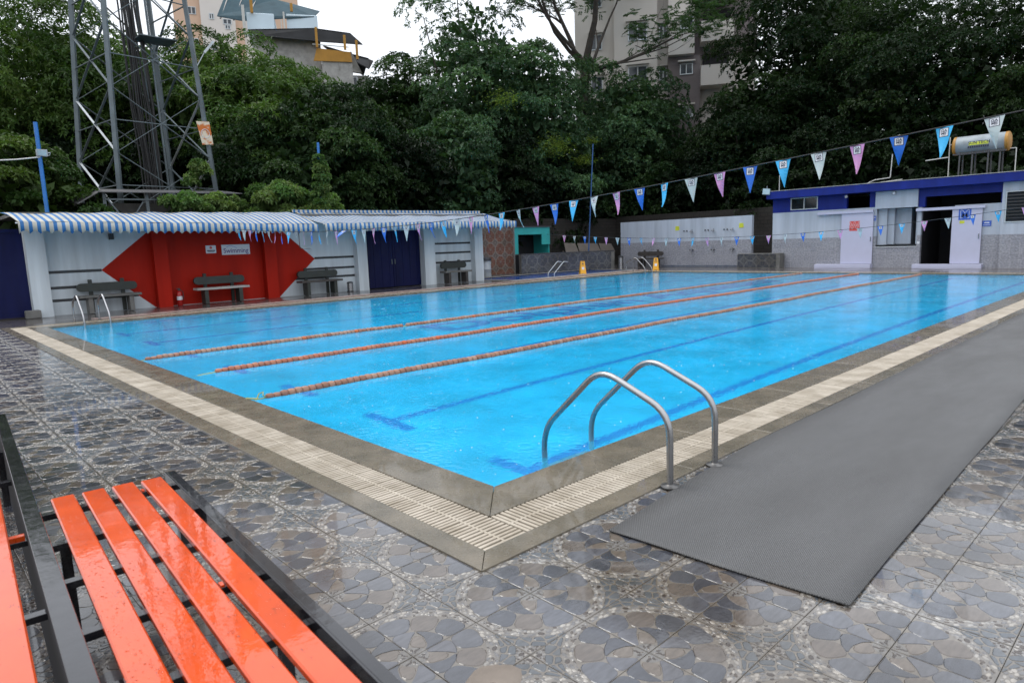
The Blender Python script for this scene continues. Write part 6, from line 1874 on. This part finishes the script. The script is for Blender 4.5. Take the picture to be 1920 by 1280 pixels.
tree('vine', 'yellow-green vine hanging over the tin shed', (6.4, 23.15, 0), 3.45, (1.55, 0.35, 0.42), 94, 'fresh', 40, 44, (0.13, 0.10), group='bushes near the shelter', trunk_r=0.03, inner=0, category='vine', limbs=3, clump=0.30, m='leaf_soft', low=-1)
tree('vine', 'thin vine climbing inside the right side of the lattice tower', (7.0, 25.2, 0), 4.5, (0.35, 0.25, 0.9), 95, 'fresh', 14, 22, (0.13, 0.08), group='bushes near the shelter', trunk_r=0.03, inner=0, category='vine', limbs=2, clump=0.28, m='leaf_soft', low=-1)
def spray(host, px, py, d, ext, n, seed):
    """young yellow-green leaf spray at a crown's edge"""
    rng = np.random.default_rng(seed)
    w_ = polar(px, d, py); z = tz(px, py, d)
    c = np.array([w_.x - host.location.x, w_.y - host.location.y, z])
    P = c + rng.normal(size=(n, 3)) * np.array(ext)
    D = rng.normal(size=(n, 3)); D[:, 2] = D[:, 2] * 0.3 - 0.2
    leaf_object('young_leaf_spray', P, D, rng.uniform(0.10, 0.20, n), rng.uniform(0.03, 0.05, n), np.array((0.14, 0.20, 0.035)) * rng.uniform(0.6, 1.3, (n, 1)), MT['leaf_soft'], host, rng=rng)
spray(mid_tree, 1040, 275, bound(1040) - 0.6, (0.55, 0.5, 0.28), 900, 5)
spray(mid_tree, 1095, 300, bound(1095) - 0.5, (0.35, 0.35, 0.16), 420, 6)
spray(mid_tree, 1105, 265, bound(1105) - 0.4, (0.25, 0.3, 0.14), 260, 7)
spray(mid_tree, 945, 185, bound(945) + 0.4, (0.55, 0.45, 0.22), 420, 8)

# spreading tree with bare limbs against the apartment block
b = polar(1095, 49)
st_ = empty('spreading_tree', (b.x, b.y, 0), 'tall spreading tree with bare dark limbs in front of the apartment block', 'tree', 'trees beyond the pool walls')
rg2 = random.Random(31)
right = Vector((math.sin(R_(41)), -math.cos(R_(41)), 0)); away = Vector((math.cos(R_(41)), math.sin(R_(41)), 0))
tm = MB(); tips = []
def branch(p, d, ln, r, lev):
    pts, rad = [p], [r]
    q, dd = p, d.normalized()
    n = 5
    for k in range(n):
        dd = (dd + Vector((rg2.uniform(-.22, .22), rg2.uniform(-.22, .22), rg2.uniform(-.10, .16)))).normalized()
        q = q + dd * ln / n
        pts.append(q); rad.append(r * (1 - 0.62 * (k + 1) / n))
        if lev < 4 and k >= 1 and rg2.random() < (0.75 if lev < 3 else 0.5):
            sd = (dd + right * rg2.uniform(-1, 1) + away * rg2.uniform(-.8, .8) + Vector((0, 0, rg2.uniform(-.15, .5)))).normalized()
            branch(q, sd, ln * rg2.uniform(0.45, 0.7), rad[-1] * 0.62, lev + 1)
    tm.tube(pts, rad, 7 if lev < 2 else 4, caps=False)
    if lev >= 2: tips.append((q, dd, lev))
U3 = Vector((0, 0, 1))
tm.tube([(0, 0, -0.1), right * -0.3 + U3 * 6, right * 0.2 + U3 * 12.0, right * 0.35 + U3 * 14.0], [0.45, 0.38, 0.34, 0.32], 9)
top_ = right * 0.35 + U3 * 14.0
for dr, ln, r in ((right * 0.35 + U3 * 1.0, 6.5, 0.26), (right * -0.5 + U3 * 1.0, 6.5, 0.20), (right * 1.3 + U3 * 0.25, 7.5, 0.13), (right * 0.9 + U3 * 0.9 + away * 0.4, 6.0, 0.14), (right * -1.2 + U3 * 1.0, 8.0, 0.15), (right * 1.0 + U3 * -0.05, 5.0, 0.08), (right * -0.7 + U3 * 0.75 - away * 0.5, 7.0, 0.14)):
    branch(top_ - U3 * rg2.uniform(0, 1.2), dr, ln, r, 1)
tm.build('trunk', MT['bark'], st_, True, fix=False)
rng = np.random.default_rng(77)
PP, DD, CC = [], [], []
for q, dd, lev in tips:
    if rg2.random() < (0.22 if q.dot(right) > 3 else 0.05): continue
    for s_ in range(14):
        o_ = np.array(q) + rng.normal(size=3) * np.array([0.5, 0.5, 0.28])
        ax_ = rng.normal(size=3); ax_[2] = ax_[2] * 0.3 - 0.15; ax_ /= np.linalg.norm(ax_)
        sd_v = np.cross(ax_, [0, 0, 1.0]); sd_v /= max(np.linalg.norm(sd_v), 1e-6)
        for k in range(10):
            t = 0.05 + k * 0.055
            for sgn in (-1, 1):
                PP.append(o_ + ax_ * t); DD.append(sd_v * sgn + ax_ * 0.5 + np.array([0, 0, -0.15])); CC.append(np.array((0.040, 0.075, 0.036)) * rng.uniform(0.7, 1.4))
n_ = len(PP)
leaf_object('crown', np.array(PP), np.array(DD), rng.uniform(0.13, 0.22, n_), rng.uniform(0.045, 0.075, n_), np.array(CC), MT['leaf_soft'], st_, rng=rng)
